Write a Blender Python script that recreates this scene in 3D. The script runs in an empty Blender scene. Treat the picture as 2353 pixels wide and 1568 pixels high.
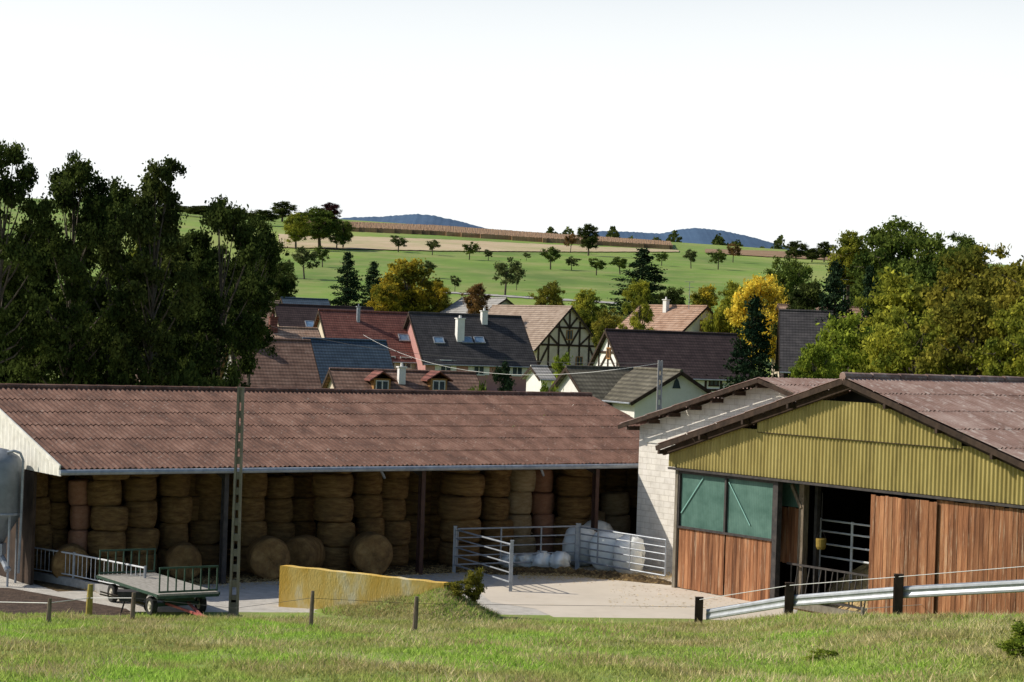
import bpy, math, random
import numpy as np
from mathutils import Vector, Matrix
random.seed(7)
RNG=np.random.default_rng(11)
C=bpy.context.scene.collection
F=4500.; RHO=math.radians(1.9); CZ=8.
cR,sR=math.cos(RHO),math.sin(RHO)
V=Vector
def U(px,py,D):
    dx=px-1176.5; dy=784-py
    return V((D/F*(dx*cR-dy*sR),D,CZ+D/F*(dx*sR+dy*cR)))
def G(px,py,z=0.):
    p=U(px,py,1.); k=p.z-CZ
    return U(px,py,(z-CZ)/k)
CX=[-16,5.6,7.7,10.07,12.6,16]; CYc=[53.5,56,53,50,47.5,46]; CZc=[0,.05,.8,1.3,1.75,1.9]
FY=[95,130,200,260,350,500,700,850,900,960,1100,1500,6000]; FZ=[0,.8,3,6,14.5,27,44,54,58.5,60,57,30,10]
def T(x,y):
    x=np.asarray(x,float); y=np.asarray(y,float)
    yc=np.interp(x,CX,CYc); zc=np.interp(x,CX,CZc)
    bump=.05*np.sin(x*1.3+y*.7)+.04*np.sin(x*.6-y*1.9+1)+.03*np.sin(x*3.1+y*2.3)
    d=yc-y
    near=np.where(d>0,zc+.105*d+bump*np.clip(d/2,0,1),zc*np.clip(1+d/2.6,0,1)**1.5-.0)
    far=np.interp(y,FY,FZ)*np.where(y>300,1-.0006*np.clip(x,-500,500)*np.clip((y-300)/300,0,1),1)
    r=near+far
    return float(r) if r.ndim==0 else r
def hit(px,py,d0=150.):
    D=d0
    while D<1500:
        p=U(px,py,D)
        if p.z<T(p.x,p.y): return V((p.x,p.y,T(p.x,p.y)))
        D*=1.004
    p=U(px,py,930.); return V((p.x,p.y,T(p.x,p.y)))
# ---------------------------------------------------------------- builders
class MB:
    def __init__(s): s.v=[]; s.f=[]
    def add(s,vs,fs):
        n=len(s.v); s.v+= [tuple(q) for q in vs]; s.f+=[tuple(i+n for i in f) for f in fs]; return s
    def box(s,c,d,rz=0,M=None):
        x,y,z=d[0]/2,d[1]/2,d[2]/2
        vs=[V((a*x,b*y,e*z)) for a in(-1,1) for b in(-1,1) for e in(-1,1)]
        if M is None: M=Matrix.Rotation(rz,3,'Z')
        vs=[M@q+V(c) for q in vs]
        return s.add(vs,[(0,1,3,2),(4,6,7,5),(0,4,5,1),(2,3,7,6),(0,2,6,4),(1,5,7,3)])
    def bar(s,p,q,w,h=None,up=V((0,0,1))):
        p=V(p);q=V(q);h=h or w; d=(q-p); L=d.length; d.normalize()
        if abs(d.dot(up))>.98: up=V((1,0,0))
        r=d.cross(up).normalized(); u=r.cross(d)
        M=Matrix((r,d,u)).transposed()
        return s.box((p+q)/2,(w,L,h),M=M)
    def tube(s,p,q,r1,r2=None,n=8,cap=True):
        p=V(p);q=V(q);r2=r1 if r2 is None else r2; d=(q-p).normalized()
        a=d.orthogonal().normalized(); b=d.cross(a)
        vs=[];fs=[]
        for i in range(n):
            t=2*math.pi*i/n; o=a*math.cos(t)+b*math.sin(t); vs+=[p+o*r1,q+o*r2]
        for i in range(n):
            j=(i+1)%n; fs.append((2*i,2*j,2*j+1,2*i+1))
        if cap: fs+= [tuple(2*i for i in range(n))[::-1],tuple(2*i+1 for i in range(n))]
        return s.add(vs,fs)
    def path(s,pts,r,n=6):
        for a,b in zip(pts[:-1],pts[1:]): s.tube(a,b,r,r,n)
        return s
    def lathe(s,c,prof,n=20,axis='Z'):
        vs=[];fs=[]
        m=len(prof)
        for i in range(n):
            t=2*math.pi*i/n
            for r,z in prof:
                q=(r*math.cos(t),r*math.sin(t),z)
                if axis=='X': q=(q[2],q[0],q[1])
                if axis=='Y': q=(q[1],q[2],q[0])
                vs.append(V(q)+V(c))
        for i in range(n):
            j=(i+1)%n
            for k in range(m-1): fs.append((i*m+k,j*m+k,j*m+k+1,i*m+k+1))
        return s.add(vs,fs)
    def prism(s,poly,off):
        n=len(poly); off=V(off)
        vs=[V(p) for p in poly]+[V(p)+off for p in poly]
        fs=[tuple(range(n)),tuple(range(2*n-1,n-1,-1))]+[(i,i+n,(i+1)%n+n,(i+1)%n) for i in range(n)]
        return s.add(vs,fs)
    def build(s,name,m,parent=None,smooth=False):
        me=bpy.data.meshes.new(name); me.from_pydata(s.v,[],s.f); me.update()
        if m: me.materials.append(m)
        if smooth: me.polygons.foreach_set('use_smooth',[True]*len(me.polygons))
        o=bpy.data.objects.new(name,me); C.objects.link(o)
        if parent is not None: o.parent=parent
        return o
def thing(name,label,cat,loc=(0,0,0),rz=0,group=None):
    o=bpy.data.objects.new(name,None); C.objects.link(o); o.location=loc; o.rotation_euler=(0,0,rz); o.empty_display_size=.2
    return tag(o,label,cat,group)
def tag(o,label,cat,group=None,kind=None):
    o['label']=label;o['category']=cat
    if group:o['group']=group
    if kind:o['kind']=kind
    return o
def struct(o): o['kind']='structure'; return o
# ---------------------------------------------------------------- materials
def mat(name,cols,scale=3,rough=.9,stretch=(1,1,1),bump=0.,bscale=30,metal=0,island=0,con=(.35,.65),bands=(),detail=8,spots=None,sstretch=False):
    m=bpy.data.materials.new(name); m.use_nodes=True; nt=m.node_tree; N=nt.nodes; Lk=nt.links
    b=N['Principled BSDF']; b.inputs['Roughness'].default_value=rough; b.inputs['Metallic'].default_value=metal
    b.inputs['Specular IOR Level'].default_value=.25
    tc=N.new('ShaderNodeTexCoord'); mp=N.new('ShaderNodeMapping'); mp.inputs['Scale'].default_value=stretch
    Lk.new(tc.outputs['Object'],mp.inputs['Vector'])
    nz=N.new('ShaderNodeTexNoise'); nz.inputs['Scale'].default_value=scale; nz.inputs['Detail'].default_value=detail; nz.inputs['Roughness'].default_value=.65
    Lk.new(mp.outputs[0],nz.inputs['Vector'])
    rp=N.new('ShaderNodeValToRGB'); cr=rp.color_ramp
    n=len(cols)
    for i,c in enumerate(cols):
        p=con[0]+(con[1]-con[0])*(i/(n-1) if n>1 else 0)
        if i<2: e=cr.elements[i]; e.position=p
        else: e=cr.elements.new(p)
        e.color=(*c,1)
    if n==1: cr.elements[1].color=(*cols[0],1)
    Lk.new(nz.outputs['Fac'],rp.inputs[0]); col=rp.outputs[0]
    if island:
        g=N.new('ShaderNodeNewGeometry'); mr=N.new('ShaderNodeMapRange'); mr.inputs[3].default_value=1-island; mr.inputs[4].default_value=1+island
        Lk.new(g.outputs['Random Per Island'],mr.inputs[0])
        mx=N.new('ShaderNodeVectorMath'); mx.operation='SCALE'; Lk.new(col,mx.inputs[0]); Lk.new(mr.outputs[0],mx.inputs['Scale']); col=mx.outputs[0]
    for (dr,per,amt) in bands:
        w=N.new('ShaderNodeTexWave'); w.bands_direction=dr; w.inputs['Scale'].default_value=.314/per; w.inputs['Distortion'].default_value=.6
        w.inputs['Detail'].default_value=1
        Lk.new(tc.outputs['Object'],w.inputs['Vector'])
        mr=N.new('ShaderNodeMapRange'); mr.inputs[3].default_value=1-amt; mr.inputs[4].default_value=1.0
        Lk.new(w.outputs['Fac'],mr.inputs[0])
        mx=N.new('ShaderNodeVectorMath'); mx.operation='SCALE'; Lk.new(col,mx.inputs[0]); Lk.new(mr.outputs[0],mx.inputs['Scale']); col=mx.outputs[0]
    if spots:
        sc,c,lo,hi=spots
        n2=N.new('ShaderNodeTexNoise'); n2.inputs['Scale'].default_value=sc; n2.inputs['Detail'].default_value=10; n2.inputs['Roughness'].default_value=.75
        Lk.new(mp.outputs[0] if sstretch else tc.outputs['Object'],n2.inputs['Vector'])
        mr=N.new('ShaderNodeMapRange'); mr.inputs[1].default_value=lo; mr.inputs[2].default_value=hi; Lk.new(n2.outputs['Fac'],mr.inputs[0])
        mx=N.new('ShaderNodeMix'); mx.data_type='RGBA'; Lk.new(mr.outputs[0],mx.inputs[0]); Lk.new(col,mx.inputs[6]); mx.inputs[7].default_value=(*c,1); col=mx.outputs[2]
    Lk.new(col,b.inputs['Base Color'])
    if bump:
        n3=N.new('ShaderNodeTexNoise'); n3.inputs['Scale'].default_value=bscale; n3.inputs['Detail'].default_value=5; Lk.new(mp.outputs[0],n3.inputs['Vector'])
        bp=N.new('ShaderNodeBump'); bp.inputs['Strength'].default_value=bump; bp.inputs['Distance'].default_value=.05; Lk.new(n3.outputs['Fac'],bp.inputs['Height']); Lk.new(bp.outputs[0],b.inputs['Normal'])
    return m
def leafmat(name,c1,c2,scale=.5,tr=.3,isl=.45):
    m=bpy.data.materials.new(name); m.use_nodes=True; nt=m.node_tree; N=nt.nodes; Lk=nt.links; N.clear()
    out=N.new('ShaderNodeOutputMaterial'); tc=N.new('ShaderNodeTexCoord'); nz=N.new('ShaderNodeTexNoise'); nz.inputs['Scale'].default_value=scale; nz.inputs['Detail'].default_value=4
    Lk.new(tc.outputs['Object'],nz.inputs['Vector'])
    rp=N.new('ShaderNodeValToRGB'); rp.color_ramp.elements[0].position=.40; rp.color_ramp.elements[1].position=.60
    rp.color_ramp.elements[0].color=(*c1,1); rp.color_ramp.elements[1].color=(*c2,1); Lk.new(nz.outputs['Fac'],rp.inputs[0])
    g=N.new('ShaderNodeNewGeometry'); mr=N.new('ShaderNodeMapRange'); mr.inputs[3].default_value=1-isl; mr.inputs[4].default_value=1+isl; Lk.new(g.outputs['Random Per Island'],mr.inputs[0])
    mx=N.new('ShaderNodeVectorMath'); mx.operation='SCALE'; Lk.new(rp.outputs[0],mx.inputs[0]); Lk.new(mr.outputs[0],mx.inputs['Scale'])
    d=N.new('ShaderNodeBsdfDiffuse'); t=N.new('ShaderNodeBsdfTranslucent'); ms=N.new('ShaderNodeMixShader'); ms.inputs[0].default_value=tr
    Lk.new(mx.outputs[0],d.inputs[0]); Lk.new(mx.outputs[0],t.inputs[0]); Lk.new(d.outputs[0],ms.inputs[1]); Lk.new(t.outputs[0],ms.inputs[2]); Lk.new(ms.outputs[0],out.inputs[0])
    return m
M={}
M['ground']=mat('grass_ground',[(.20,.18,.07),(.18,.24,.05),(.23,.32,.065)],.35,con=(.3,.7),bump=.5,bscale=8,spots=(2.2,(.32,.27,.14),.5,.75))
M['meadow']=mat('meadow_ground',[(.10,.165,.025),(.155,.25,.035),(.24,.30,.06)],.013,con=(.38,.62),stretch=(1,.35,1),spots=(.05,(.27,.27,.09),.46,.7))
M['gravel']=mat('gravel',[(.40,.37,.33),(.50,.47,.42),(.58,.54,.49)],2.5,bump=.6,bscale=60,con=(.3,.7),spots=(14,(.3,.26,.21),.6,.8))
M['concrete']=mat('apron_concrete',[(.50,.44,.36),(.56,.495,.41),(.60,.53,.445)],.5,bump=.15,bscale=25,con=(.3,.7),spots=(1.1,(.44,.34,.21),.58,.85))
M['soil']=mat('bare_soil',[(.035,.022,.015),(.10,.065,.045)],3,bump=1,bscale=12,spots=(12,(.25,.17,.12),.6,.75))
M['dung']=mat('dung',[(.035,.022,.010),(.12,.075,.03)],4,bump=1,bscale=15,spots=(7,(.40,.28,.11),.52,.68))
M['straw']=mat('straw_bale',[(.12,.063,.024),(.27,.155,.058),(.44,.275,.11)],2.2,bump=1,bscale=30,stretch=(1,1,5),con=(.3,.7),spots=(1.1,(.14,.08,.035),.5,.72))
M['straw2']=mat('straw_bale_pale',[(.28,.19,.10),(.44,.33,.20)],3,bump=.6,bscale=30,stretch=(1,1,4))
M['strawp']=mat('straw_bale_pink',[(.32,.15,.09),(.42,.22,.14)],3,bump=.5,bscale=30,stretch=(1,1,3))
M['strawh']=mat('straw_heap_straw',[(.38,.26,.12),(.62,.46,.22)],5,bump=1,bscale=25)
M['loose']=mat('loose_straw',[(.4,.28,.12),(.65,.5,.25)],9,island=.3)
M['roof']=mat('fibre_cement_roof',[(.085,.045,.033),(.145,.076,.054),(.22,.125,.092)],1.6,stretch=(1,.5,1),spots=(7,(.37,.33,.285),.56,.80),con=(.32,.68),bands=(('X',1.1,.08),))
M['roof2']=mat('weathered_corrugated_roof',[(.13,.078,.062),(.22,.14,.115),(.34,.26,.225)],.9,stretch=(.4,1,1),spots=(5,(.50,.46,.42),.52,.76),con=(.3,.7),sstretch=True)
M['yellow']=mat('yellow_sheet',[(.22,.175,.055),(.325,.262,.085),(.40,.33,.12)],.9,rough=.65,stretch=(2,1,.4),spots=(3,(.18,.14,.055),.56,.8),con=(.3,.7),sstretch=True)
M['planks']=mat('red_brown_planks',[(.11,.045,.022),(.26,.11,.05),(.40,.20,.10)],1.2,stretch=(5,5,.4),island=.27,bump=.5,bscale=12,con=(.32,.68),spots=(1.7,(.50,.37,.25),.54,.72),sstretch=True)
M['block']=mat('pale_block',[(.60,.56,.50),(.70,.66,.59),(.75,.71,.65)],2.5,bump=.2)
M['white']=mat('white_sheet',[(.55,.53,.47),(.70,.68,.62)],3,rough=.6)
M['plastic']=mat('white_wrap',[(.80,.82,.80),(.88,.90,.88)],2,rough=.3,bump=.8,bscale=5)
M['galv']=mat('galvanised_steel',[(.24,.26,.29),(.38,.40,.43)],5,rough=.45,metal=.3)
M['galvb']=mat('pale_steel',[(.55,.56,.58),(.7,.71,.72)],5,rough=.5)
M['rail']=mat('guard_rail_steel',[(.32,.34,.36),(.44,.46,.49)],4,rough=.45,metal=.3,spots=(6,(.24,.22,.18),.6,.75))
M['steel_dark']=mat('dark_steel',[(.03,.028,.028),(.07,.06,.055)],5,rough=.6)
M['steel_red']=mat('red_brown_steel',[(.045,.022,.018),(.08,.04,.03)],4,rough=.6)
M['pole']=mat('weathered_concrete_pole',[(.14,.12,.09),(.24,.21,.165)],5,bump=.4,stretch=(1,1,.4))
M['polegrey']=mat('grey_concrete_pole',[(.26,.25,.24),(.37,.36,.34)],5)
M['wood']=mat('weathered_wood',[(.10,.075,.05),(.24,.19,.14)],5,stretch=(4,4,.5),bump=.5)
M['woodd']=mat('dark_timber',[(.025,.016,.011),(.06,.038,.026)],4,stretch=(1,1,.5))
M['woody']=mat('lichen_wood',[(.22,.17,.04),(.36,.28,.07)],6)
M['ochre']=mat('dull_ochre_plastic',[(.22,.15,.03),(.32,.22,.05)],6)
M['woodo']=mat('honey_wood',[(.22,.11,.04),(.42,.23,.09)],5,stretch=(3,3,.5))
M['lichen']=mat('lichened_wall',[(.72,.67,.50),(.70,.50,.16),(.62,.38,.07)],.8,stretch=(1,1,.35),con=(.36,.62),bump=.3,spots=(3,(.30,.22,.10),.58,.8),sstretch=True)
M['cable']=mat('wire_white',[(.6,.6,.58)],3); M['cabled']=mat('wire_dark',[(.05,.05,.05)],3)
M['tyre']=mat('tyre',[(.02,.02,.02),(.04,.04,.038)],8); M['rim']=mat('rim_cream',[(.4,.38,.3),(.55,.5,.42)],6)
M['green']=mat('dark_green_paint',[(.02,.045,.03),(.04,.08,.055)],5,rough=.5)
M['deck']=mat('trailer_boards',[(.22,.205,.175),(.38,.355,.315)],3,stretch=(1,6,1))
M['redp']=mat('faded_red_paint',[(.35,.08,.07),(.45,.14,.12)],5)
M['screen']=mat('green_screen',[(.06,.125,.10),(.11,.20,.165)],1.5,rough=.35,bands=(('X',.08,.15),))
M['palegreen']=mat('pale_green_paint',[(.20,.38,.33)],3)
M['glass']=mat('window_glass',[(.03,.04,.05),(.07,.09,.11)],2,rough=.12)
M['sky_glass']=mat('skylight_glass',[(.10,.17,.26),(.2,.3,.42)],2,rough=.15)
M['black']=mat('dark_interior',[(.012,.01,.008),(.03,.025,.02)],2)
M['whitep']=mat('white_plaster',[(.66,.64,.60),(.76,.74,.70)],1.5)
M['pinkp']=mat('pink_plaster',[(.40,.20,.18),(.47,.25,.22)],1.5)
M['creamp']=mat('cream_plaster',[(.50,.42,.32),(.60,.51,.41)],1.5)
M['greyp']=mat('grey_plaster',[(.30,.28,.26),(.40,.38,.35)],1.5)
M['blue_sil']=mat('silo_grey',[(.15,.165,.18),(.25,.27,.29)],1.5,rough=.5,metal=.2)
def tile(n,a,b,c,sp=(.42,.38,.33),lo=.6,hi=.8): M[n]=mat(n,[a,b,c],1.3,bands=(('Z',.24,.5),('X',.26,.22)),con=(.3,.7),bump=.3,bscale=6,spots=(4,sp,lo,hi))
tile('t_red',(.15,.055,.045),(.23,.085,.065),(.30,.125,.095))
tile('t_brown',(.15,.085,.062),(.24,.14,.10),(.34,.215,.16))
tile('t_dark',(.04,.037,.04),(.066,.061,.062),(.10,.09,.09),(.2,.2,.2),.62,.85)
tile('t_choc',(.035,.022,.022),(.06,.038,.038),(.09,.06,.056),(.2,.15,.12),.65,.85)
tile('t_blue',(.045,.07,.10),(.065,.10,.14),(.09,.13,.17),(.2,.25,.3),.68,.9)
tile('t_orange',(.30,.17,.11),(.46,.29,.20),(.56,.39,.29),(.2,.15,.12),.56,.8)
tile('t_tan',(.28,.20,.15),(.41,.31,.24),(.51,.40,.32),(.15,.12,.1),.55,.8)
tile('t_olive',(.08,.072,.05),(.14,.125,.09),(.21,.19,.14))
tile('t_grey',(.3,.28,.25),(.42,.4,.37),(.5,.48,.45))
L={}
L['dark']=leafmat('leaf_dark',(.022,.036,.010),(.075,.10,.024),.35,.38)
L['dark2']=leafmat('leaf_dark_olive',(.03,.044,.013),(.09,.11,.028),.35,.38)
L['green']=leafmat('leaf_green',(.05,.08,.018),(.14,.18,.034),.4)
L['bright']=leafmat('leaf_bright',(.13,.18,.025),(.30,.35,.045),.5,.4)
L['ygreen']=leafmat('leaf_yellow_green',(.13,.16,.025),(.37,.36,.045),.35,.4)
L['yellow']=leafmat('leaf_yellow',(.55,.43,.05),(.85,.68,.10),.4,.4)
L['gold']=leafmat('leaf_gold_green',(.13,.14,.022),(.46,.34,.035),.35,.4)
L['rust']=leafmat('leaf_rust',(.11,.065,.025),(.28,.16,.06),.5,.35)
L['olive']=leafmat('leaf_olive_brown',(.09,.10,.018),(.29,.255,.04),.3,.4)
L['fir']=leafmat('needle_dark',(.012,.026,.014),(.034,.056,.026),.5,.1)
L['purple']=leafmat('leaf_purple',(.03,.012,.014),(.07,.028,.028),.5,.2)
L['orch']=leafmat('leaf_orchard',(.06,.08,.03),(.15,.17,.06),.6,.35)
M['bark']=mat('bark',[(.05,.04,.03),(.12,.10,.075)],6,stretch=(1,1,.4))
M['grassb']=leafmat('grass_blades',(.38,.36,.13),(.36,.53,.09),.28,.4,.4)
M['grassd']=leafmat('dry_grass_blades',(.46,.37,.18),(.68,.58,.32),.6,.3,.4)
# ---------------------------------------------------------------- world, sun, camera
az=V((-.985,.08)).normalized(); EL=math.radians(38)
ts=V((az.x*math.cos(EL),az.y*math.cos(EL),math.sin(EL)))
W=bpy.data.worlds.new('World'); bpy.context.scene.world=W; W.use_nodes=True
nt=W.node_tree; N=nt.nodes; Lk=nt.links; bg=N['Background']; bg.inputs[1].default_value=.125
sky=N.new('ShaderNodeTexSky'); sky.sky_type='NISHITA'; sky.sun_disc=False; sky.sun_elevation=EL; sky.sun_rotation=math.atan2(az.x,az.y)
tc=N.new('ShaderNodeTexCoord'); sx=N.new('ShaderNodeSeparateXYZ'); Lk.new(tc.outputs['Generated'],sx.inputs[0])
def mrange(inp,a,b,c,d):
    m=N.new('ShaderNodeMapRange'); m.interpolation_type='SMOOTHSTEP'; m.inputs[1].default_value=a;m.inputs[2].default_value=b;m.inputs[3].default_value=c;m.inputs[4].default_value=d; Lk.new(inp,m.inputs[0]); return m.outputs[0]
f1=mrange(sx.outputs['Z'],.125,.30,1,0); f2=mrange(sx.outputs['Y'],.0,.5,0,1); 
nz=N.new('ShaderNodeTexNoise'); nz.inputs['Scale'].default_value=3; Lk.new(tc.outputs['Generated'],nz.inputs['Vector']); f3=mrange(nz.outputs['Fac'],.3,.6,.95,1)
m1=N.new('ShaderNodeMath'); m1.operation='MULTIPLY'; Lk.new(f1,m1.inputs[0]); Lk.new(f2,m1.inputs[1])
m2=N.new('ShaderNodeMath'); m2.operation='MULTIPLY'; Lk.new(m1.outputs[0],m2.inputs[0]); Lk.new(f3,m2.inputs[1])
mx=N.new('ShaderNodeMix'); mx.data_type='RGBA'; Lk.new(m2.outputs[0],mx.inputs[0]); Lk.new(sky.outputs[0],mx.inputs[6]); mx.inputs[7].default_value=(8.2,8.4,8.4,1); Lk.new(mx.outputs[2],bg.inputs[0])
sl=bpy.data.lights.new('sun','SUN'); sl.energy=5; sl.angle=math.radians(.5); sl.color=(1,.93,.81)
so=bpy.data.objects.new('sun',sl); C.objects.link(so); so.rotation_euler=ts.to_track_quat('Z','Y').to_euler(); so.location=(0,0,60)
cam=bpy.data.cameras.new('camera'); cam.lens=F/2353*36; cam.sensor_width=36; cam.clip_end=20000; cam.clip_start=.5
co=bpy.data.objects.new('camera',cam); C.objects.link(co); co.location=(0,0,CZ); co.rotation_euler=(math.radians(90),-RHO,0); bpy.context.scene.camera=co
vs=bpy.context.scene.view_settings; vs.view_transform='Standard'; vs.look='None'; vs.exposure=0
# ---------------------------------------------------------------- terrain
def sheet(name,xs,ys,m):
    X,Y=np.meshgrid(xs,ys); Z=T(X,Y); n=len(xs); v=np.stack([X.ravel(),Y.ravel(),Z.ravel()],1)
    b=MB(); b.v=[tuple(q) for q in v.tolist()]; b.f=[(j*n+i,j*n+i+1,(j+1)*n+i+1,(j+1)*n+i) for j in range(len(ys)-1) for i in range(n-1)]
    return struct(b.build(name,m,None,True))
core=list(np.arange(-26,26.01,.7))
outx=[26+1.22**k*2 for k in range(1,34)]
xs=[-x for x in outx[::-1]]+core+outx
ys=list(np.arange(2,62,.7))+list(np.arange(62,150,4))
yb=[150,160,175,190]+list(range(200,1000,20))+[1000,1050,1100,1200,1350,1500,2000,3000,4500,6000]
go=sheet('ground',xs,ys+yb,None)
go.data.materials.append(M['ground']); go.data.materials.append(M['meadow'])
mi=[1 if go.data.vertices[p.vertices[0]].co.y>200 else 0 for p in go.data.polygons]; go.data.polygons.foreach_set('material_index',mi)
def flat(name,pts,z,m,kind='structure'):
    b=MB(); b.add([(p[0],p[1],z) for p in pts],[tuple(range(len(pts)))]); return struct(b.build(name,m))
flat('yard_gravel',[(-30,52),(5,53.5),(7.5,51.5),(9,60),(12,75),(10,95),(-30,95)],.006,M['gravel'])
ap=[G(1165,1326),G(1100,1360),(G(1130,1385)),G(1230,1400),G(1300,1432),G(1600,1440),G(1800,1420),G(1800,1370),G(1553,1348),G(1540,1300),G(1330,1303)]
flat('concrete_apron',ap,.012,M['concrete'])
flat('soil_patch',[G(-60,1350),G(20,1352),G(290,1400),G(330,1425),G(-60,1430)],.012,M['soil'])
# fields on the hill
def drape(name,top,bot,n,m,lift=.3,hgt=0,jit=0,rows=3):
    b=MB(); t=np.linspace(0,1,n)
    tx=[p[0] for p in top];bx=[p[0] for p in bot]
    g=[]
    for r in range(rows+1):
        row=[]
        for i in t:
            a=(top[0][0]+(top[-1][0]-top[0][0])*i); ay=np.interp(a,tx,[p[1] for p in top])
            c=(bot[0][0]+(bot[-1][0]-bot[0][0])*i); cy=np.interp(c,bx,[p[1] for p in bot])
            k=r/rows; P=hit(c+(a-c)*k,cy+(ay-cy)*k,300)
            P.z=T(P.x,P.y)+lift+hgt+(random.uniform(-jit,jit)); row.append(P)
        g.append(row)
    if hgt:
        g=[[V((p.x,p.y-.3,p.z-hgt-.5)) for p in g[0]]]+g+[[V((p.x,p.y+.3,p.z-hgt-1)) for p in g[-1]]]
    b.v=[tuple(p) for r in g for p in r]
    b.f=[(j*n+i,j*n+i+1,(j+1)*n+i+1,(j+1)*n+i) for j in range(len(g)-1) for i in range(n-1)]
    return b.build(name,m)
corn_m=mat('dry_corn',[(.17,.10,.05),(.26,.16,.085),(.33,.215,.12)],.5,con=(.3,.7),stretch=(.3,.3,2))
stub_m=mat('stubble',[(.48,.36,.21),(.60,.47,.30)],.02,con=(.3,.7),bands=(('Y',9,.25),),spots=(.05,(.26,.29,.10),.48,.72))
tag(drape('corn_crop',[(700,514),(1000,526),(1250,544),(1540,563)],[(700,528),(1000,541),(1250,558),(1545,574)],900,corn_m,0,1.6,.12),'strip of dry brown corn crossing the top of the green hill','corn field',kind='stuff')
struct(drape('stubble_field',[(640,540),(1000,552),(1300,566),(1560,577)],[(640,571),(1000,579),(1300,581),(1560,581)],120,stub_m,.3))
struct(drape('brown_field',[(1620,574),(1760,578),(1950,586)],[(1620,583),(1760,592),(1950,602)],60,corn_m,.3))
struct(drape('farm_track',[(1000,671),(1200,683),(1420,697)],[(1000,674),(1200,687),(1420,701)],60,M['greyp'],.15))
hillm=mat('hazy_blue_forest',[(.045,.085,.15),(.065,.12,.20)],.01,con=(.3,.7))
def farhill(pts,D,label):
    b=MB(); n=180; xs_=np.linspace(pts[0][0],pts[-1][0],n)
    for k,(dd,fz) in enumerate([(-900,.0),(-600,.45),(-300,.8),(0,1),(500,.2)]):
        for x in xs_:
            y=np.interp(x,[p[0] for p in pts],[p[1] for p in pts]); p=U(x,y,D)
            b.v.append((p.x,D+dd,p.z*fz+random.uniform(-1,1)*(1 if fz==1 else 0)))
    b.f=[(j*n+i,j*n+i+1,(j+1)*n+i+1,(j+1)*n+i) for j in range(4) for i in range(n-1)]
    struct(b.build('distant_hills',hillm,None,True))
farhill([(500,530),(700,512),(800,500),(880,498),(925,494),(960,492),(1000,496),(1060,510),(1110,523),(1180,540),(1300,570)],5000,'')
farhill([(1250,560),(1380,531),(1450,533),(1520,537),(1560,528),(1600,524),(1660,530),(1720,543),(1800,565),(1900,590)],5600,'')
# ---------------------------------------------------------------- trees
def leafmesh(name,P,size,rng,asp=.6,fl=1.):
    n=len(P); a=rng.normal(size=(n,3)); a[:,2]*=fl; a/=np.linalg.norm(a,axis=1)[:,None]
    b=np.cross(a,rng.normal(size=(n,3))); b/=np.linalg.norm(b,axis=1)[:,None]
    s=(size*(.6+.8*rng.random(n)))[:,None]
    v=np.stack([P-a*s,P+b*s*asp,P+a*s,P-b*s*asp],1).reshape(-1,3)
    me=bpy.data.meshes.new(name); me.vertices.add(4*n); me.vertices.foreach_set('co',v.ravel().astype('f'))
    me.loops.add(4*n); me.loops.foreach_set('vertex_index',np.arange(4*n,dtype='i'))
    me.polygons.add(n); me.polygons.foreach_set('loop_start',np.arange(0,4*n,4,dtype='i')); me.update(calc_edges=True); me.validate()
    return me
SPEC={'round':(10,9,.10,17000,24,7,1.75,.62,.15),'tall':(15,9.5,.2,30000,30,9,1.4,.5,.118),'orch':(5,5.5,.22,3000,10,4,1.0,.45,.14),'bush':(3,3.4,0,4500,10,5,.6,.34,.09),'column':(6,3.6,0,7500,14,6,.7,.36,.10)}
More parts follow.
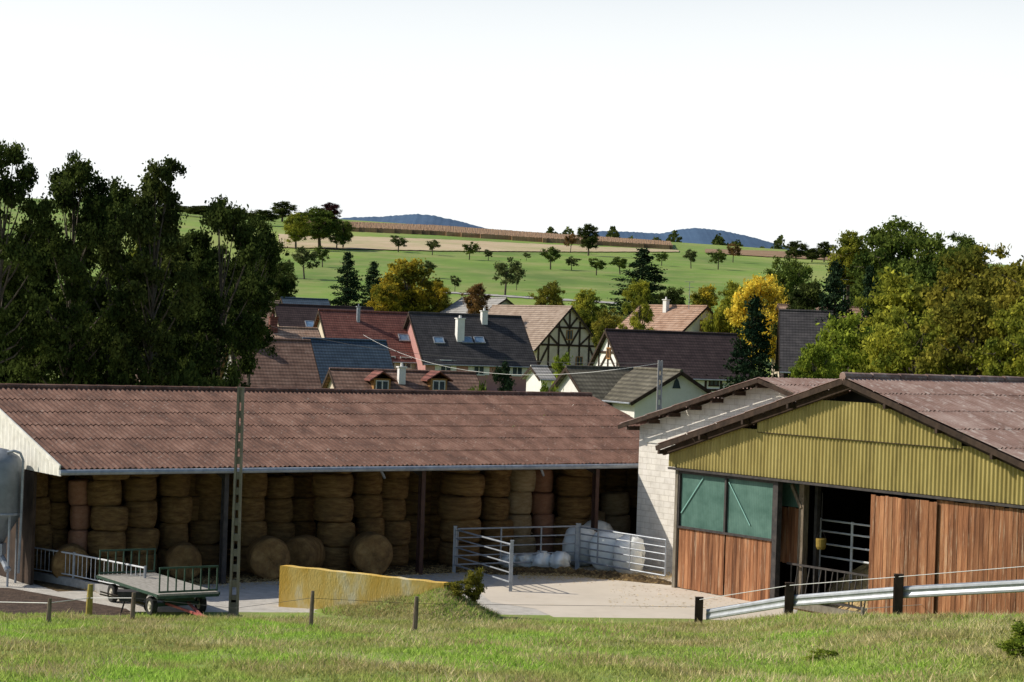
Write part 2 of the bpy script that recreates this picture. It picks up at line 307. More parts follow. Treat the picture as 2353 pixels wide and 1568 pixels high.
def proto(kind,seed):
    r=np.random.default_rng(seed); tb=MB(); cs=[]
    if kind=='fir':
        H,Wd,z0=13,7,.06; n=13000; pts=[]; nb=120
        for i in range(nb):
            f=(i/nb)**.85; z=H*(z0+(.97-z0)*f); rad=Wd/2*(1-f)**.8*(.75+.45*r.random()); t=r.random()*6.283
            m=int(n/nb*(1.6-1.3*f)); k=r.random(m)**.6
            px=np.cos(t)*rad*k; py=np.sin(t)*rad*k; pz=z-rad*.28*k**1.5+.25*k**3*rad
            w=.22+.35*(1-k)*rad*.4
            pts.append(np.stack([px,py,pz],1)+r.normal(size=(m,3))*np.stack([w,w,w*.45],1))
            tb.tube((0,0,z),(np.cos(t)*rad*.9,np.sin(t)*rad*.9,z-rad*.2),.05*(1-f)+.02,.01,4,False)
        P=np.concatenate(pts); tb.tube((0,0,-.5),(0,0,H*.97),.22,.03,7); sz=.13
    else:
        H,Wd,z0,n,nl,nc,lr,cr,sz=SPEC[kind]
        trunk_top=V((r.normal()*.3,r.normal()*.3,H*.8)); zc=H*(z0+1)/2; hz=H*(1-z0)/2; lob=[]
        for i in range(nl):
            u=6.283*(i*.382+r.random()*.25)
            if kind in('round','orch'):
                cz=-.85+1.85*((i+.5)/nl)+r.uniform(-.1,.1); cz=min(1,max(-1,cz)); rr=math.sqrt(max(0,1-cz*cz*.92))*r.uniform(.62,1.05)
                lob.append((math.cos(u)*rr*(Wd/2-lr),math.sin(u)*rr*(Wd/2-lr),zc+cz*(hz-lr*.8),lr*r.uniform(.75,1.15)))
            elif kind=='tall':
                f=(i+.5)/nl; rad=(Wd/2-lr)*(1.1*min(1,.55+f*1.2) if f<.55 else 1.1*(1-.72*((f-.55)/.45)**1.2)); rr=r.uniform(.35,1.15)
                lob.append((math.cos(u)*rr*rad,math.sin(u)*rr*rad,H*(z0+.04)+f*(H*(1-z0)-lr*1.1),lr*r.uniform(.6,1.15)*(1-.3*f)))
            else:
                f=(i+.5)/nl; rr=r.uniform(.5,1)*(math.sqrt(1-f*f*.8) if kind=='bush' else math.sin(math.pi*(.15+.75*f)))
                lob.append((math.cos(u)*rr*(Wd/2-lr*.9),math.sin(u)*rr*(Wd/2-lr*.9),lr*.6+f*(H-lr*1.6),lr*r.uniform(.8,1.15)))
        if kind=='round': lob+= [(0,0,zc,lr*1.5),(0.5,0,zc+hz*.4,lr*1.2),(-.4,.3,zc-hz*.3,lr*1.4)]
        for lx,ly,lz,l_ in lob:
            for j in range(nc):
                d=r.normal(size=3); d/=np.linalg.norm(d); k=r.random()**.4*l_*.95; cs.append((lx+d[0]*k,ly+d[1]*k,max(.1,lz+d[2]*k*.7)))
        per=n//len(cs); pts=[]
        for c in cs:
            d=r.normal(size=(per,3)); d/=np.linalg.norm(d,axis=1)[:,None]; rad=cr*r.uniform(.6,1.35)*(r.random(per)**.45)
            pts.append(np.array(c)+d*rad[:,None]*np.array([1.1,1.1,.75])*(1+.35*r.normal(size=(per,1))))
        P=np.concatenate(pts); P=P[P[:,2]>.02]
        if kind!='bush' :
            R={'round':.30,'tall':.21,'orch':.16,'column':.12}[kind]
            mid=V((trunk_top.x*.4,trunk_top.y*.4,H*.35)); tb.tube((0,0,-.6),mid,R,R*.72,8); tb.tube(mid,trunk_top,R*.72,R*.15,7)
            for (lx,ly,lz,l_) in lob:
                f=min(.78,max(.18,lz/H*.68)); a=mid.lerp(trunk_top,(f*H-H*.35)/(H*.45)) if f*H>H*.35 else V((0,0,0)).lerp(mid,f/.35)
                q=V((lx,ly,lz)); md=(a+q)/2+V((0,0,-.03*H*r.random())); tb.tube(a,md,R*.36,R*.24,5,False); tb.tube(md,q,R*.24,R*.1,5,False)
                for k_ in range(3):
                    d=np.clip(r.normal(size=3)*.35,-.6,.6)*l_; tb.tube(q,(lx+d[0],ly+d[1],lz+abs(d[2])*.6),R*.1,.01,4,False)
        else:
            for c in cs[::2]: tb.tube((c[0]*.2,c[1]*.2,-.1),c,.03,.01,4,False)
    me=leafmesh(kind+'_crown',P,sz,r)
    tm=bpy.data.meshes.new(kind+'_trunk'); tm.from_pydata(tb.v,[],tb.f); tm.materials.append(M['bark']); tm.update()
    return dict(me=me,tm=tm,H=H,W=Wd,var={})
PR={}
for k,sd in [('round',(1,2,3,21)),('tall',(4,5,6,16)),('orch',(7,8,9)),('bush',(10,11)),('fir',(12,13)),('column',(14,))]: PR[k]=[proto(k,s) for s in sd]
cnt=0
def tree(kind,lk,pos,h,w,label,group=None,nm=None,rz=None):
    global cnt; cnt+=1
    p=PR[kind][cnt%len(PR[kind])]
    if lk not in p['var']:
        me=p['me'].copy(); me.materials.clear(); me.materials.append(L[lk]); p['var'][lk]=me
    nm=nm or {'fir':'fir_tree','bush':'bush','column':'columnar_shrub','orch':'orchard_tree'}.get(kind,'broadleaf_tree')
    t=thing(nm,label,{'bush':'bush','column':'shrub'}.get(kind,'tree'),pos,random.random()*6.28 if rz is None else rz,group)
    hc=min(h,1.35*w) if kind=='round' else (min(h,2.3*w) if kind=='tall' else h)
    for n_,me,hh in (('trunk',p['tm'],h if kind=='bush' else hc),('crown',p['var'][lk],hc)):
        o=bpy.data.objects.new(n_ if not(n_=='trunk' and kind=='bush') else 'stem',me); C.objects.link(o); o.parent=t
        o.scale=(w/p['W'],w/p['W'],hh/p['H']); o.location=(0,0,h-hh)
        if n_=='trunk' and h-hc>.3: 
            b=MB().tube((0,0,-.5),(0,0,h-hc+.3),.035*w+.02,.03*w+.02,8); b.build('trunk',M['bark'],t)
            o.name='limbs'
    return t
def treeD(kind,lk,px,top,wpx,D,label,group=None,nm=None):
    p=U(px,top,D); xb=p.x; z=T(xb,D); return tree(kind,lk,(xb,D,z-.1),p.z-z,wpx*D/F,label,group,nm)
def treeH(kind,lk,px,base,hpx,wpx,label,group=None):
    q=hit(px,base); return tree(kind,lk,q,hpx*q.y/F,wpx*q.y/F,label,group)
g='tall dark trees behind the hay barn'
for a in [('tall','dark',5,283,300,96,'tall dark tree at the left edge behind the hay barn'),
 ('tall','dark',165,325,310,99,'tall dark tree, second from the left edge, rising behind the hay barn'),
 ('tall','dark2',362,338,300,100,'airy tree with spreading top, left of the round-topped one behind hay barn'),
 ('tall','dark',515,428,280,104,'dark leafy tree nearest the village roofs, behind the hay barn'),
 ('round','dark',70,480,330,112,'dark rounded tree filling the gap between the two leftmost tall trees'),
 ('tall','dark',262,385,300,110,'dark tree in second row between the two highest tops on the left'),
 ('round','dark',440,510,300,114,'dark bushy tree low behind the airy spreading tree on the left'),
 ('tall','dark',585,478,190,128,'slim dark tree on the right edge of the left wood'),
 ('round','ygreen',345,488,190,130,'sunlit yellow green tree showing through the gap in left dark wood'),
 ('round','dark',-60,560,280,104,'broad dark tree cut by left picture edge, low crown'),
 ('round','dark',215,600,270,118,'low dark tree crown under the tall trees on the left'),
 ('round','dark2',545,600,190,122,'low dark green tree beside the brown roof end'),
 ('round','dark2',400,640,220,119,'low dark green tree behind the middle trunks of the left wood'),
 ('round','dark',60,640,260,119,'low dark tree behind leftmost trunks'),
 ('tall','dark',445,590,190,108,'thin dark tree with bare lower trunk behind middle of left wood')]: treeD(*a,group=g)
for i,(x,t_,w) in enumerate([(40,780,200),(180,800,200),(300,790,180),(430,800,190),(535,810,90)]):
    treeD('bush','dark',x,t_,w,101-i,['dark undergrowth bush at far left behind hay barn ridge','dark undergrowth bush, second from left behind hay barn ridge','dark undergrowth bush in middle below left wood','dark undergrowth bush, fourth from left behind hay barn ridge','dark undergrowth bush next to the brown tiled roof'][i],'undergrowth below the left wood')
for a in [
 ('round','green',1990,550,190,215,'green tree left of the big oak crown on the right'),
 ('round','green',2050,484,240,200,'largest dark green oak with high domed crown on the right'),
 ('round','ygreen',1955,520,130,206,'yellow green tree just left of the tall domed oak'),
 ('round','green',2165,518,210,185,'green tree right of the tall domed oak'),
 ('round','green',2235,528,160,180,'thin topped green tree between oak and brown autumn tree'),
 ('fir','fir',1922,588,180,175,'broad dark fir left of the yellow green trees on the right'),
 ('fir','fir',2000,600,140,170,'dark fir with narrow top beneath the domed oak'),
 ('round','olive',2258,538,320,128,'large olive brown autumn tree at right edge'),
 ('round','olive',2375,550,290,120,'olive brown tree cut off by the right picture edge'),
 ('round','ygreen',2085,606,290,135,'yellow green tree in middle of right hand wood'),
 ('round','bright',1955,700,270,112,'bright green rounded tree above the white block barn roof'),
 ('round','ygreen',2110,680,290,108,'yellow green bushy tree above the yellow gable barn ridge'),
 ('round','olive',2240,650,270,104,'olive tree behind the barn ridge near right edge'),
 ('round','ygreen',2350,670,260,101,'low yellow green tree at the right edge just above roof'),
 ('round','bright',1875,775,140,100,'low bright green tree left of the right hand wood'),
 ('round','green',1820,578,140,300,'round green tree on the hill foot behind bright yellow tree'),
 ('round','dark2',1850,630,170,195,'dark green tree behind the slate roof'),
 ('fir','fir',1735,668,210,120,'tall dark spruce in front of the slate roof'),
 ('round','yellow',1755,618,190,208,'bright yellow autumn tree above the village roofs'),
 ('round','ygreen',1680,690,110,213,'golden green tree left below the bright yellow tree'),
 ('round','gold',1615,645,130,260,'low golden tree behind the white gabled house'),
 ('round','ygreen',1695,640,110,280,'green gold tree between low golden tree and bright yellow tree'),
 ('fir','fir',1478,566,185,330,'wide dark fir standing out on the green hillside'),
 ('round','dark2',1545,650,100,280,'dark rounded tree at the foot of the wide hillside fir'),
 ('fir','fir',800,574,120,290,'dark pointed spruce beside the golden tree'),
 ('fir','fir',860,596,100,300,'second smaller dark spruce close to the golden tree'),
 ('round','gold',940,583,195,270,'large golden green tree behind the red tiled roof'),
 ('round','gold',885,640,100,265,'golden green shoulder tree left of the large golden tree'),
 ('round','gold',1010,640,80,268,'golden green shoulder tree right of the large golden tree'),
 ('round','rust',1095,645,75,235,'rust coloured small tree behind the tan roofed house'),
 ('round','ygreen',1350,655,120,240,'yellow green tree right of the half timbered gable'),
 ('round','olive',1400,700,100,225,'low olive tree between half timbered gable and ivy tree'),
 ('tall','ygreen',1472,630,110,192,'tall yellowish ivy clad tree before the brown roofed house'),
 ('round','olive',1262,640,95,290,'olive round tree at the hill foot above half timbered roof'),
 ('column','fir',1155,812,76,128,'dark green clipped oval shrub in front of pink house'),
 ('bush','bright',1295,795,72,185,'bright green bush below the half timbered gable'),
 ('bush','bright',1262,858,80,125,'yellow green hedge bush left of the grey tiled house'),
 ('bush','green',1100,852,80,120,'green bush left of the dark oval shrub'),
 ('bush','ygreen',1640,690,60,210,'yellow green bush behind white gabled house roof'),
 ('round','dark2',640,600,100,270,'dark green tree at the edge of the left wood by the meadow'),
 ('round','dark',610,530,130,300,'dark tree on the slope behind the left wood'),
 ('bush','green',1345,825,60,175,'small green bush between timber gable and white timber house'),
 ]: treeD(*a)
g='scattered fruit trees on the green hill'
for i,(x,b,h,w,lk,lab) in enumerate([(915,580,40,60,'orch','small fruit tree just below corn strip, leftmost on open slope'),
 (993,587,38,48,'orch','small thin fruit tree, second along the slope below the stubble'),
 (1078,598,42,52,'green','dark leaning fruit tree, third along the slope below the stubble'),
 (1122,600,27,32,'orch','tiny fruit tree right beside the dark leaning one'),
 (1265,620,56,66,'green','rounded fruit tree in the middle of the hillside'),
 (1313,622,34,42,'orch','small fruit tree right of the rounded middle one'),
 (1370,634,42,56,'green','low spreading fruit tree left of the wide fir'),
 (1425,632,44,60,'green','fruit tree partly hidden behind the wide fir'),
 (1160,680,90,96,'orch','largest pale fruit tree in the lower meadow centre'),
 (1187,668,40,30,'orch','slim sapling just right of the largest pale fruit tree'),
 (700,642,80,80,'orch','pale grey green fruit tree in lower left meadow'),
 (741,615,50,52,'green','green fruit tree above the pale one at left meadow'),
 (773,576,40,66,'green','low rounded fruit tree under the large hill trees'),
 (1588,618,48,46,'orch','upright fruit tree right of the wide fir on the hill'),
 (1650,620,48,54,'green','dark round fruit tree on the right half of hill'),
 (1684,604,46,44,'rust','rusty fruit tree beside the dark round one on the right'),
 (1310,582,48,38,'rust','reddish small tree next to the tall dark hilltop tree'),
 (660,640,44,40,'orch','small fruit tree at left border of the meadow'),
 (985,640,42,60,'orch','pale fruit tree behind the large golden tree'),
 (1210,600,20,24,'orch','very small fruit tree above the rounded middle one'),
 (1520,612,34,40,'green','small green fruit tree right above the wide fir'),
 (1045,672,40,34,'orch','grey green fruit tree right of the golden shoulder tree')]):
    treeH('orch',lk,x,b,h,w,lab,g)
for a in [('round','dark2',1352,588,78,66,'tall dark hilltop tree standing above the corn strip'),('round','green',735,572,98,130,'large green tree left of the corn strip on the hilltop'),
 ('round','ygreen',680,574,88,80,'yellow green tree left of the large green hilltop tree'),
 ('round','green',788,572,70,60,'green tree on right flank of the large hilltop tree')]: treeH(*a)
for (x,t_,w,D,lk,lab) in [(650,460,80,800,'dark2','dark hilltop tree left of the purple one'),(760,462,66,780,'purple','dark purple leaved tree on the hilltop'),
 (605,480,110,700,'dark2','dark tree on hill behind the left wood edge'),(700,486,70,820,'dark2','low dark hilltop tree between dark and purple trees'),
 (540,478,120,760,'dark2','dark hilltop tree showing over the left wood'),(470,470,130,780,'dark2','dark hilltop tree second over the left wood'),(400,470,140,800,'dark2','dark hilltop tree third over the left wood'),
 (1830,550,64,640,'dark2','dark round tree on the far right hilltop'),(1895,552,54,660,'dark2','dark tree on the skyline left of the right wood'),(1866,568,50,650,'dark2','small dark tree between two skyline trees at right')]:
    treeD('round',lk,x,t_,w,D,lab,'trees on the skyline')
P=[]
for i in range(9000):
    x=random.uniform(1180,1800); 
    if 1300<x<1370 and random.random()<.6: continue
    D=1010; hh=(6+4*math.sin(x*.05)+3*math.sin(x*.13+1))*random.random()
    py=np.interp(x,[1180,1400,1600,1800],[541,556,566,580]); q=U(x,py,D); P.append((q.x,D+random.uniform(-8,8),q.z-5+hh))
me=leafmesh('far_wood',np.array(P),1.0,RNG); me.materials.append(L['dark2']); o=bpy.data.objects.new('far_wood',me); C.objects.link(o); tag(o,'thin dark line of far woodland behind the corn strip','woodland',kind='stuff')
# ---------------------------------------------------------------- houses
class House:
    def __init__(s,label,px,py,D,th,other,hw,rise,roof,wall,anchor='L',name='house',ov=.45,cat='house',wallname='wall',ovx=.35):
        th=math.radians(th); d=V((math.cos(th),math.sin(th),0)); a=U(px,py,D)
        if other>60:
            r=U(other,py,1.).x; Lh=(r*a.y-a.x)/(d.x-r*d.y)
        else: Lh=other
        Lh=abs(Lh)
        o=a if anchor=='L' else a-d*Lh
        mid=o+d*Lh/2; gz=T(mid.x,mid.y)-.3
        s.L=Lh;s.hw=hw;s.rise=rise;s.zr=a.z-gz;s.ze=s.zr-rise;s.th=th
        s.o=V((o.x,o.y,gz)); s.root=thing(name,label,cat,s.o,th)
        m=rise/hw; s.m=m
        zr=s.zr-.12; ze=s.ze-.12
        s.wall=MB().prism([(0,-hw,0),(0,-hw,ze),(0,0,zr),(0,hw,ze),(0,hw,0)],(Lh,0,0)).build(wallname,wall,s.root)
        b=MB()
        for sg in(-1,1):
            y1=sg*(hw+ov); z1=s.zr-m*(hw+ov)
            b.prism([(-ovx,0,s.zr),(-ovx,y1,z1),(-ovx,y1,z1-.16),(-ovx,0,s.zr-.16)],(Lh+2*ovx,0,0))
        s.roof=b.build('roof',roof,s.root)
        MB().tube((-ovx-.02,0,s.zr+.01),(Lh+ovx+.02,0,s.zr+.01),.12,.12,8).build('ridge_tiles',roof,s.roof)
        for x in(-ovx-.03,Lh+ovx+.03):
            for sg in(-1,1): MB().bar((x,0,s.zr-.12),(x,sg*(hw+ov),s.zr-m*(hw+ov)-.12),.06,.22).build('bargeboard',M['woodd'],s.roof)
        MB().tube((-ovx,-(hw+ov+.06),s.zr-m*(hw+ov)-.08),(Lh+ovx,-(hw+ov+.06),s.zr-m*(hw+ov)-.08),.06,.06,6).build('gutter',M['galv'],s.roof)
    def loc(s,px,py,plane):
        R=Matrix.Rotation(-s.th,3,'Z'); o=R@(V((0,0,CZ))-s.o); d=R@(U(px,py,1.)-V((0,0,CZ)))
        p0,n={'front':(V((0,-s.hw,0)),V((0,-1,0))),'left':(V((0,0,0)),V((-1,0,0))),'right':(V((s.L,0,0)),V((1,0,0))),'slope':(V((0,0,s.zr)),V((0,-s.m,1)).normalized())}[plane]
        t=(p0-o).dot(n)/d.dot(n); return o+d*t
    def win(s,px,py,w,h,plane='front',fm=None,shut=None):
        c=s.loc(px,py,plane)
        out={'front':V((0,-1,0)),'left':V((-1,0,0)),'right':V((1,0,0)),'slope':V((0,-s.m,1)).normalized()}[plane]
        rt={'front':V((1,0,0)),'slope':V((1,0,0)),'left':V((0,-1,0)),'right':V((0,1,0))}[plane]; up=out.cross(rt)*1
        if up.z<0: up=-up
        Mx=Matrix((rt,out,up)).transposed(); fm=fm or M['whitep']
        b=MB(); t=.09
        for a,e,ww,hh in((0,h/2,w+t,t),(0,-h/2,w+t*2,t*1.3),(-w/2,0,t,h),(w/2,0,t,h),(0,0,.06,h)):
            if plane=='slope' and ww==.06: continue
            b.box(c+rt*a+up*e+out*.05,(ww,.12,hh),M=Mx)
        f=b.build('skylight' if plane=='slope' else 'window',fm if plane!='slope' else M['galv'],s.root if plane!='slope' else s.roof)
        if plane!='slope': MB().box(c+out*.02,(w,.05,h),M=Mx).build('pane',M['glass'],f)
        else: MB().box(c+out*.05,(w,.06,h),M=Mx).build('skylight_pane',M['sky_glass'],s.roof)
        if shut:
            for a in(-1,1): MB().box(c+rt*a*(w*.75+.05)+out*.04,(w*.45,.06,h),M=Mx).build('shutter',shut,s.root)
    def chim(s,px,pyt,pyb,w=.6,m=None):
        c=s.loc(px,pyb,'slope'); 
        wp=Matrix.Rotation(s.th,3,'Z')@c+s.o; zt=U(px,pyt,wp.y).z-s.o.z
        b=MB().box((c.x,c.y,(c.z-.4+zt)/2),(w,w,zt-c.z+.4)); b.box((c.x,c.y,zt+.04),(w+.16,w+.16,.09)); b.tube((c.x,c.y,zt+.08),(c.x,c.y,zt+.35),w*.22,w*.18,8)
        b.build('chimney',m or M['whitep'],s.roof)
    def timber(s,plane,segs,w=.2,m=None):
        b=MB(); x=-.05 if plane=='left' else s.L+.05
        for (y1,z1,y2,z2) in segs: b.bar((x,y1,z1),(x,y2,z2),.06,w) if abs(z1-z2)<.01 or abs(y1-y2)>.01 else b.box((x,y1,(z1+z2)/2),(.06,w,abs(z2-z1)))
        b.build('timber_frame',m or M['woodd'],s.root)
h=House('house with broad brown tiled roof beside the dark left wood',535,778,152,20,703,6,5.2,M['t_brown'],M['greyp']); h.chim(560,760,790,.5,M['t_brown'])
h=House('house with rough orange tiled roof and brick chimney behind brown roof',545,750,178,20,722,5,3.2,M['t_orange'],M['creamp']); h.chim(627,730,760,.7,M['t_red'])
h=House('house with dark brown roof and blue skylight behind the red roof',637,700,215,20,850,5,4.,M['t_choc'],M['creamp']); h.win(712,746,.9,1.0,'slope')
h=House('small house with blue grey roof farthest left behind village',652,685,245,20,748,4,2.6,M['t_blue'],M['greyp'])
h=House('house with red tiled roof and lit pink left gable',740,713,198,21,945,4.8,4.5,M['t_red'],M['creamp']); h.win(928,777,1,.9,'slope'); h.chim(823,706,738,.3,M['galv']); h.win(932,834,1.1,1.1); h.win(896,832,1.0,1.1); h.timber('left',[(-4.4,h.ze,4.4,h.ze),(-2.4,h.ze,-2.4,h.zr-2.4)],.12,M['t_red'])
h=House('long pink walled house with black roof and white chimneys',947,719,198,21,1190,4.8,4.6,M['t_dark'],M['pinkp'])
for x,y in((1008,783),(1073,782),(1101,782)): h.win(x,y,1,.8,'slope')
h.chim(1056,733,778,.75); h.chim(1112,716,740,.6)
for x,y in((1024,842),(1188,850),(1100,848)): h.win(x,y,1.1,1.2,shut=M['whitep'])
h=House('building with smooth slate blue roof in front of red roof',705,779,163,23,878,5,5,M['t_blue'],M['creamp'])
h=House('low house with two dormers and brown tiles nearest the hay barn',768,849,142,20,1082,3.6,2.4,M['t_brown'],M['creamp'])
h.chim(922,845,878,.5)
for x in(873,1003):
    c=h.loc(x,889,'slope'); m_=h.m
    f=MB().box((c.x,c.y-.0,c.z+.0),(1.25,1.1,1.2)).build('dormer',M['woodo'],h.root)
    b=MB()
    for sg in(-1,1): b.prism([(c.x,c.y-.85,c.z+1.15),(c.x+sg*1.0,c.y-.85,c.z+.5),(c.x+sg*1.0,c.y-.85,c.z+.4),(c.x,c.y-.85,c.z+1.05)],(0,2.6,0))
    b.build('dormer_roof',M['t_red'],f)
    MB().box((c.x,c.y-.56,c.z+.1),(.95,.06,.75)).box((c.x,c.y-.58,c.z+.1),(.07,.08,.75)).build('dormer_window',M['whitep'],f)
    for sg in(-1,1): MB().box((c.x+sg*.23,c.y-.61,c.z+.1),(.34,.03,.6)).build('dormer_pane',M['glass'],f)
h=House('half timbered house gable with lit tan roof side',1310,705,232,-48,13.5,5.1,4.6,M['t_tan'],M['creamp'],anchor='R',ov=.7)
z=h.ze; Z=h.zr; sg=[]
for zz in(z-2.6,z,z+2.1): 
    k=min(5.0,(Z-zz)/h.m); sg.append((-k,zz,k,zz))
for yy in(-4.9,-3.3,-1.7,0,1.7,3.3,4.9): sg.append((yy,z-4.5,yy,Z-abs(yy)*h.m-.2))
sg+=[(-4.9,z-2.6,-3.3,z),(4.9,z-2.6,3.3,z),(-1.7,z,-3.3,z+1.2),(1.7,z,3.3,z+1.2),(-1.7,z+2.1,-.2,z),(1.7,z+2.1,.2,z),(0,z+2.1,-1.2,Z-1.3),(0,z+2.1,1.2,Z-1.3)]
h.timber('right',sg,.24); h.win(1308,770,.9,1.1,'right',M['woodo']); h.win(1330,832,1,1.2,'right',M['woodo'])
h=House('small house with pale grey roof behind the timber gable house',1160,686,262,-50,9,4.2,2.4,M['t_grey'],M['greyp'],anchor='R')
h=House('black roofed farmhouse with white half timbered left gable',1400,759,168,18,1684,4.4,3.5,M['t_choc'],M['whitep'])
z=h.ze; Z=h.zr
h.timber('left',[(-4.2,z,4.2,z),(-2.4,z+1.6,2.4,z+1.6),(-2.2,z-3,-2.2,z+1.6),(0,z-3,0,Z-.3),(2.2,z-3,2.2,z+1.6),(-4.2,z-3,-4.2,z),(4.2,z-3,4.2,z),(-2.2,z,0,z+1.6),(2.2,z,0,z+1.6),(-4.2,z-1.4,4.2,z-1.4)],.2)
h.win(1400,812,.8,.9,'left',M['woodo'])
b=MB()
for i in range(9): x=.1+i*(h.L-.2)/8; b.box((x,-h.hw-.04,(z+0)/2),(.18,.08,z))
b.bar((0,-h.hw-.05,z-1.3),(h.L,-h.hw-.05,z-1.3),.07,.18); b.bar((0,-h.hw-.05,z-2.9),(h.L,-h.hw-.05,z-2.9),.07,.18); b.build('front_timbers',M['woodd'],h.root)
for x in(1495,1565,1640): h.win(x,876,.8,.8,'front',M['woodd'])
h=House('white gabled house with brown pink roof behind the black roof',1620,704,212,-48,9.5,4.4,3.2,M['t_orange'],M['whitep'],anchor='R',ov=.6)
h.win(1615,748,.9,1.1,'right',M['woodo']); h.win(1655,768,.8,1,'right',M['woodo']); h.chim(1530,690,715,.5)
h=House('low house with grey olive tiled roof and white left gable',1312,844,128,22,1540,3.4,2.0,M['t_olive'],M['whitep'])
h=House('white cross gable annexe with a small bell shaped window',1560,853,123,-68,6,3.0,1.75,M['t_olive'],M['whitep'],anchor='R',name='house_annexe')
c=h.loc(1554,882,'right'); b=MB()
b.prism([(c.x+.03,c.y-.28,c.z-.3),(c.x+.03,c.y+.28,c.z-.3),(c.x+.03,c.y+.15,c.z+.15),(c.x+.03,c.y,c.z+.35),(c.x+.03,c.y-.15,c.z+.15)],(.03,0,0)); b.build('bell_window',M['glass'],h.root)
h=House('house with black slate roof behind the dark spruce on right',1800,714,175,-6,1905,6,5,M['t_dark'],M['t_choc'])
h=House('far right house with orange tile roof and brick chimney',1795,701,205,4,1975,4,2,M['t_orange'],M['creamp']); h.chim(1908,704,712,.6,M['t_red'])
h=House('white walled cottage low between pink house and timber gable',1228,842,180,20,1250,2,.9,M['t_grey'],M['whitep'],name='cottage')
h=House('pale house glimpsed through trees left of the blue grey roof',560,690,260,20,640,4,3,M['t_orange'],M['whitep'])
h=House('house with orange roof glimpsed low through the dark left wood',300,835,140,20,470,4,2.6,M['t_orange'],M['creamp'])
# ---------------------------------------------------------------- corrugated helper
def corr(b,P0,A,B,LA,bs,lam,amp,Nn,lap=.018,seg=6):
    n=int(LA/lam*seg)
    for r in range(len(bs)-1):
        i0=len(b.v)
        for i in range(n+1):
            a=LA*i/n; w=amp*math.sin(2*math.pi*a/lam)
            b.v.append(tuple(P0+A*a+B*bs[r]+Nn*w)); b.v.append(tuple(P0+A*a+B*(bs[r+1]+.03*math.sin(a*5.7+r))+Nn*(w+lap)))
        for i in range(n): b.f.append((i0+2*i,i0+2*i+1,i0+2*i+3,i0+2*i+2))
# ---------------------------------------------------------------- hay barn
O1=V((-13.35,58.5,0)); A1=math.atan2(.57,.822)
def toW(O,a,x,y,z=0): return O+V((x*math.cos(a)-y*math.sin(a),x*math.sin(a)+y*math.cos(a),z))
LB=25.6; WB=7.7; ZE=3.77; ZR=5.9
hb=thing('hay_barn','long open fronted hay barn with red brown corrugated roof','barn',O1,A1)
sl_=(ZR-ZE)/WB; dn=V((0,-1,-sl_)).normalized(); nn=V((0,-sl_,1)).normalized(); SL=math.hypot(WB,ZR-ZE)
b=MB(); corr(b,V((0,WB,ZR)),V((1,0,0)),dn,LB,[SL*i/6 for i in range(6)]+[SL+.15],.177,.026,nn)
rf=b.build('roof',M['roof'],hb,True)
b=MB(); corr(b,V((0,WB,ZR)),V((1,0,0)),V((0,1,-sl_)).normalized(),LB,[SL*i/6 for i in range(7)],.177,.026,V((0,sl_,1)).normalized()); b.build('rear_roof',M['roof'],hb,True)
b=MB()
for i in range(24): 
    x=i*LB/24; b.tube((x,WB,ZR+.03),(x+LB/24-.02,WB,ZR+.03),.10,.09,8)
b.build('ridge_cap',M['roof'],rf)
b=MB().tube((-.1,-.2,ZE-.13),(LB,-.2,ZE-.13),.085,.085,8)
for x in(11,17.5): b.tube((x,-.2,ZE-.15),(x+.35,.1,ZE-.45),.045,.045,6)
b.build('gutter',M['galv'],hb)
b=MB(); n=int(WB*2/.16)
for i in range(n+1):
    y=-.1+(2*WB)*i/n; x=-.02-(.03 if i%2 else 0); zt=ZR-abs(y-WB)*sl_-.06; b.v+=[(x,y,min(3.52,zt-.1)),(x,y,zt)]
for i in range(n): b.f.append((2*i,2*i+1,2*i+3,2*i+2))
b.build('gable_cladding',M['white'],hb)
MB().bar((-.1,-.2,ZE+.02),(-.1,WB,ZR+.07),.05,.14).build('verge_board',M['white'],hb)
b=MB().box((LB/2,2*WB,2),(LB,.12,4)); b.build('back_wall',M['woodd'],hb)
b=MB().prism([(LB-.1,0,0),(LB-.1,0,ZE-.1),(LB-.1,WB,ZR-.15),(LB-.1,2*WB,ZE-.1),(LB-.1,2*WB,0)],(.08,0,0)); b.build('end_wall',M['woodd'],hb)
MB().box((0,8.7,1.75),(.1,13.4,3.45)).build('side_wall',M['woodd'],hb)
for i in range(7): y=.15+i*WB/6.2; MB().box((LB/2,y,ZE+y*sl_-.2),(LB-.3,.1,.16)).build('purlin',M['woodd'],hb)
def fbx(px,by,py=1200):
    q=U(px,py,1.); r=q.x; c,s=math.cos(A1),math.sin(A1)
    return (r*(O1.y+c*by)-O1.x+s*by)/(c-s*r)
for px,mm in((515,'steel_dark'),(967,'steel_red'),(1366,'steel_red')):
    x=fbx(px,.35); b=MB().box((x,.35,1.8),(.03,.2,3.6)).box((x-.0,.25,1.8),(.15,.02,3.6)).box((x,.45,1.8),(.15,.02,3.6)); b.build('post',M[mm],hb)
    b=MB(); b.bar((x,.3,ZE-.35),(x,WB,ZR-.35),.14,.24); b.build('rafter',M['steel_dark'],hb)
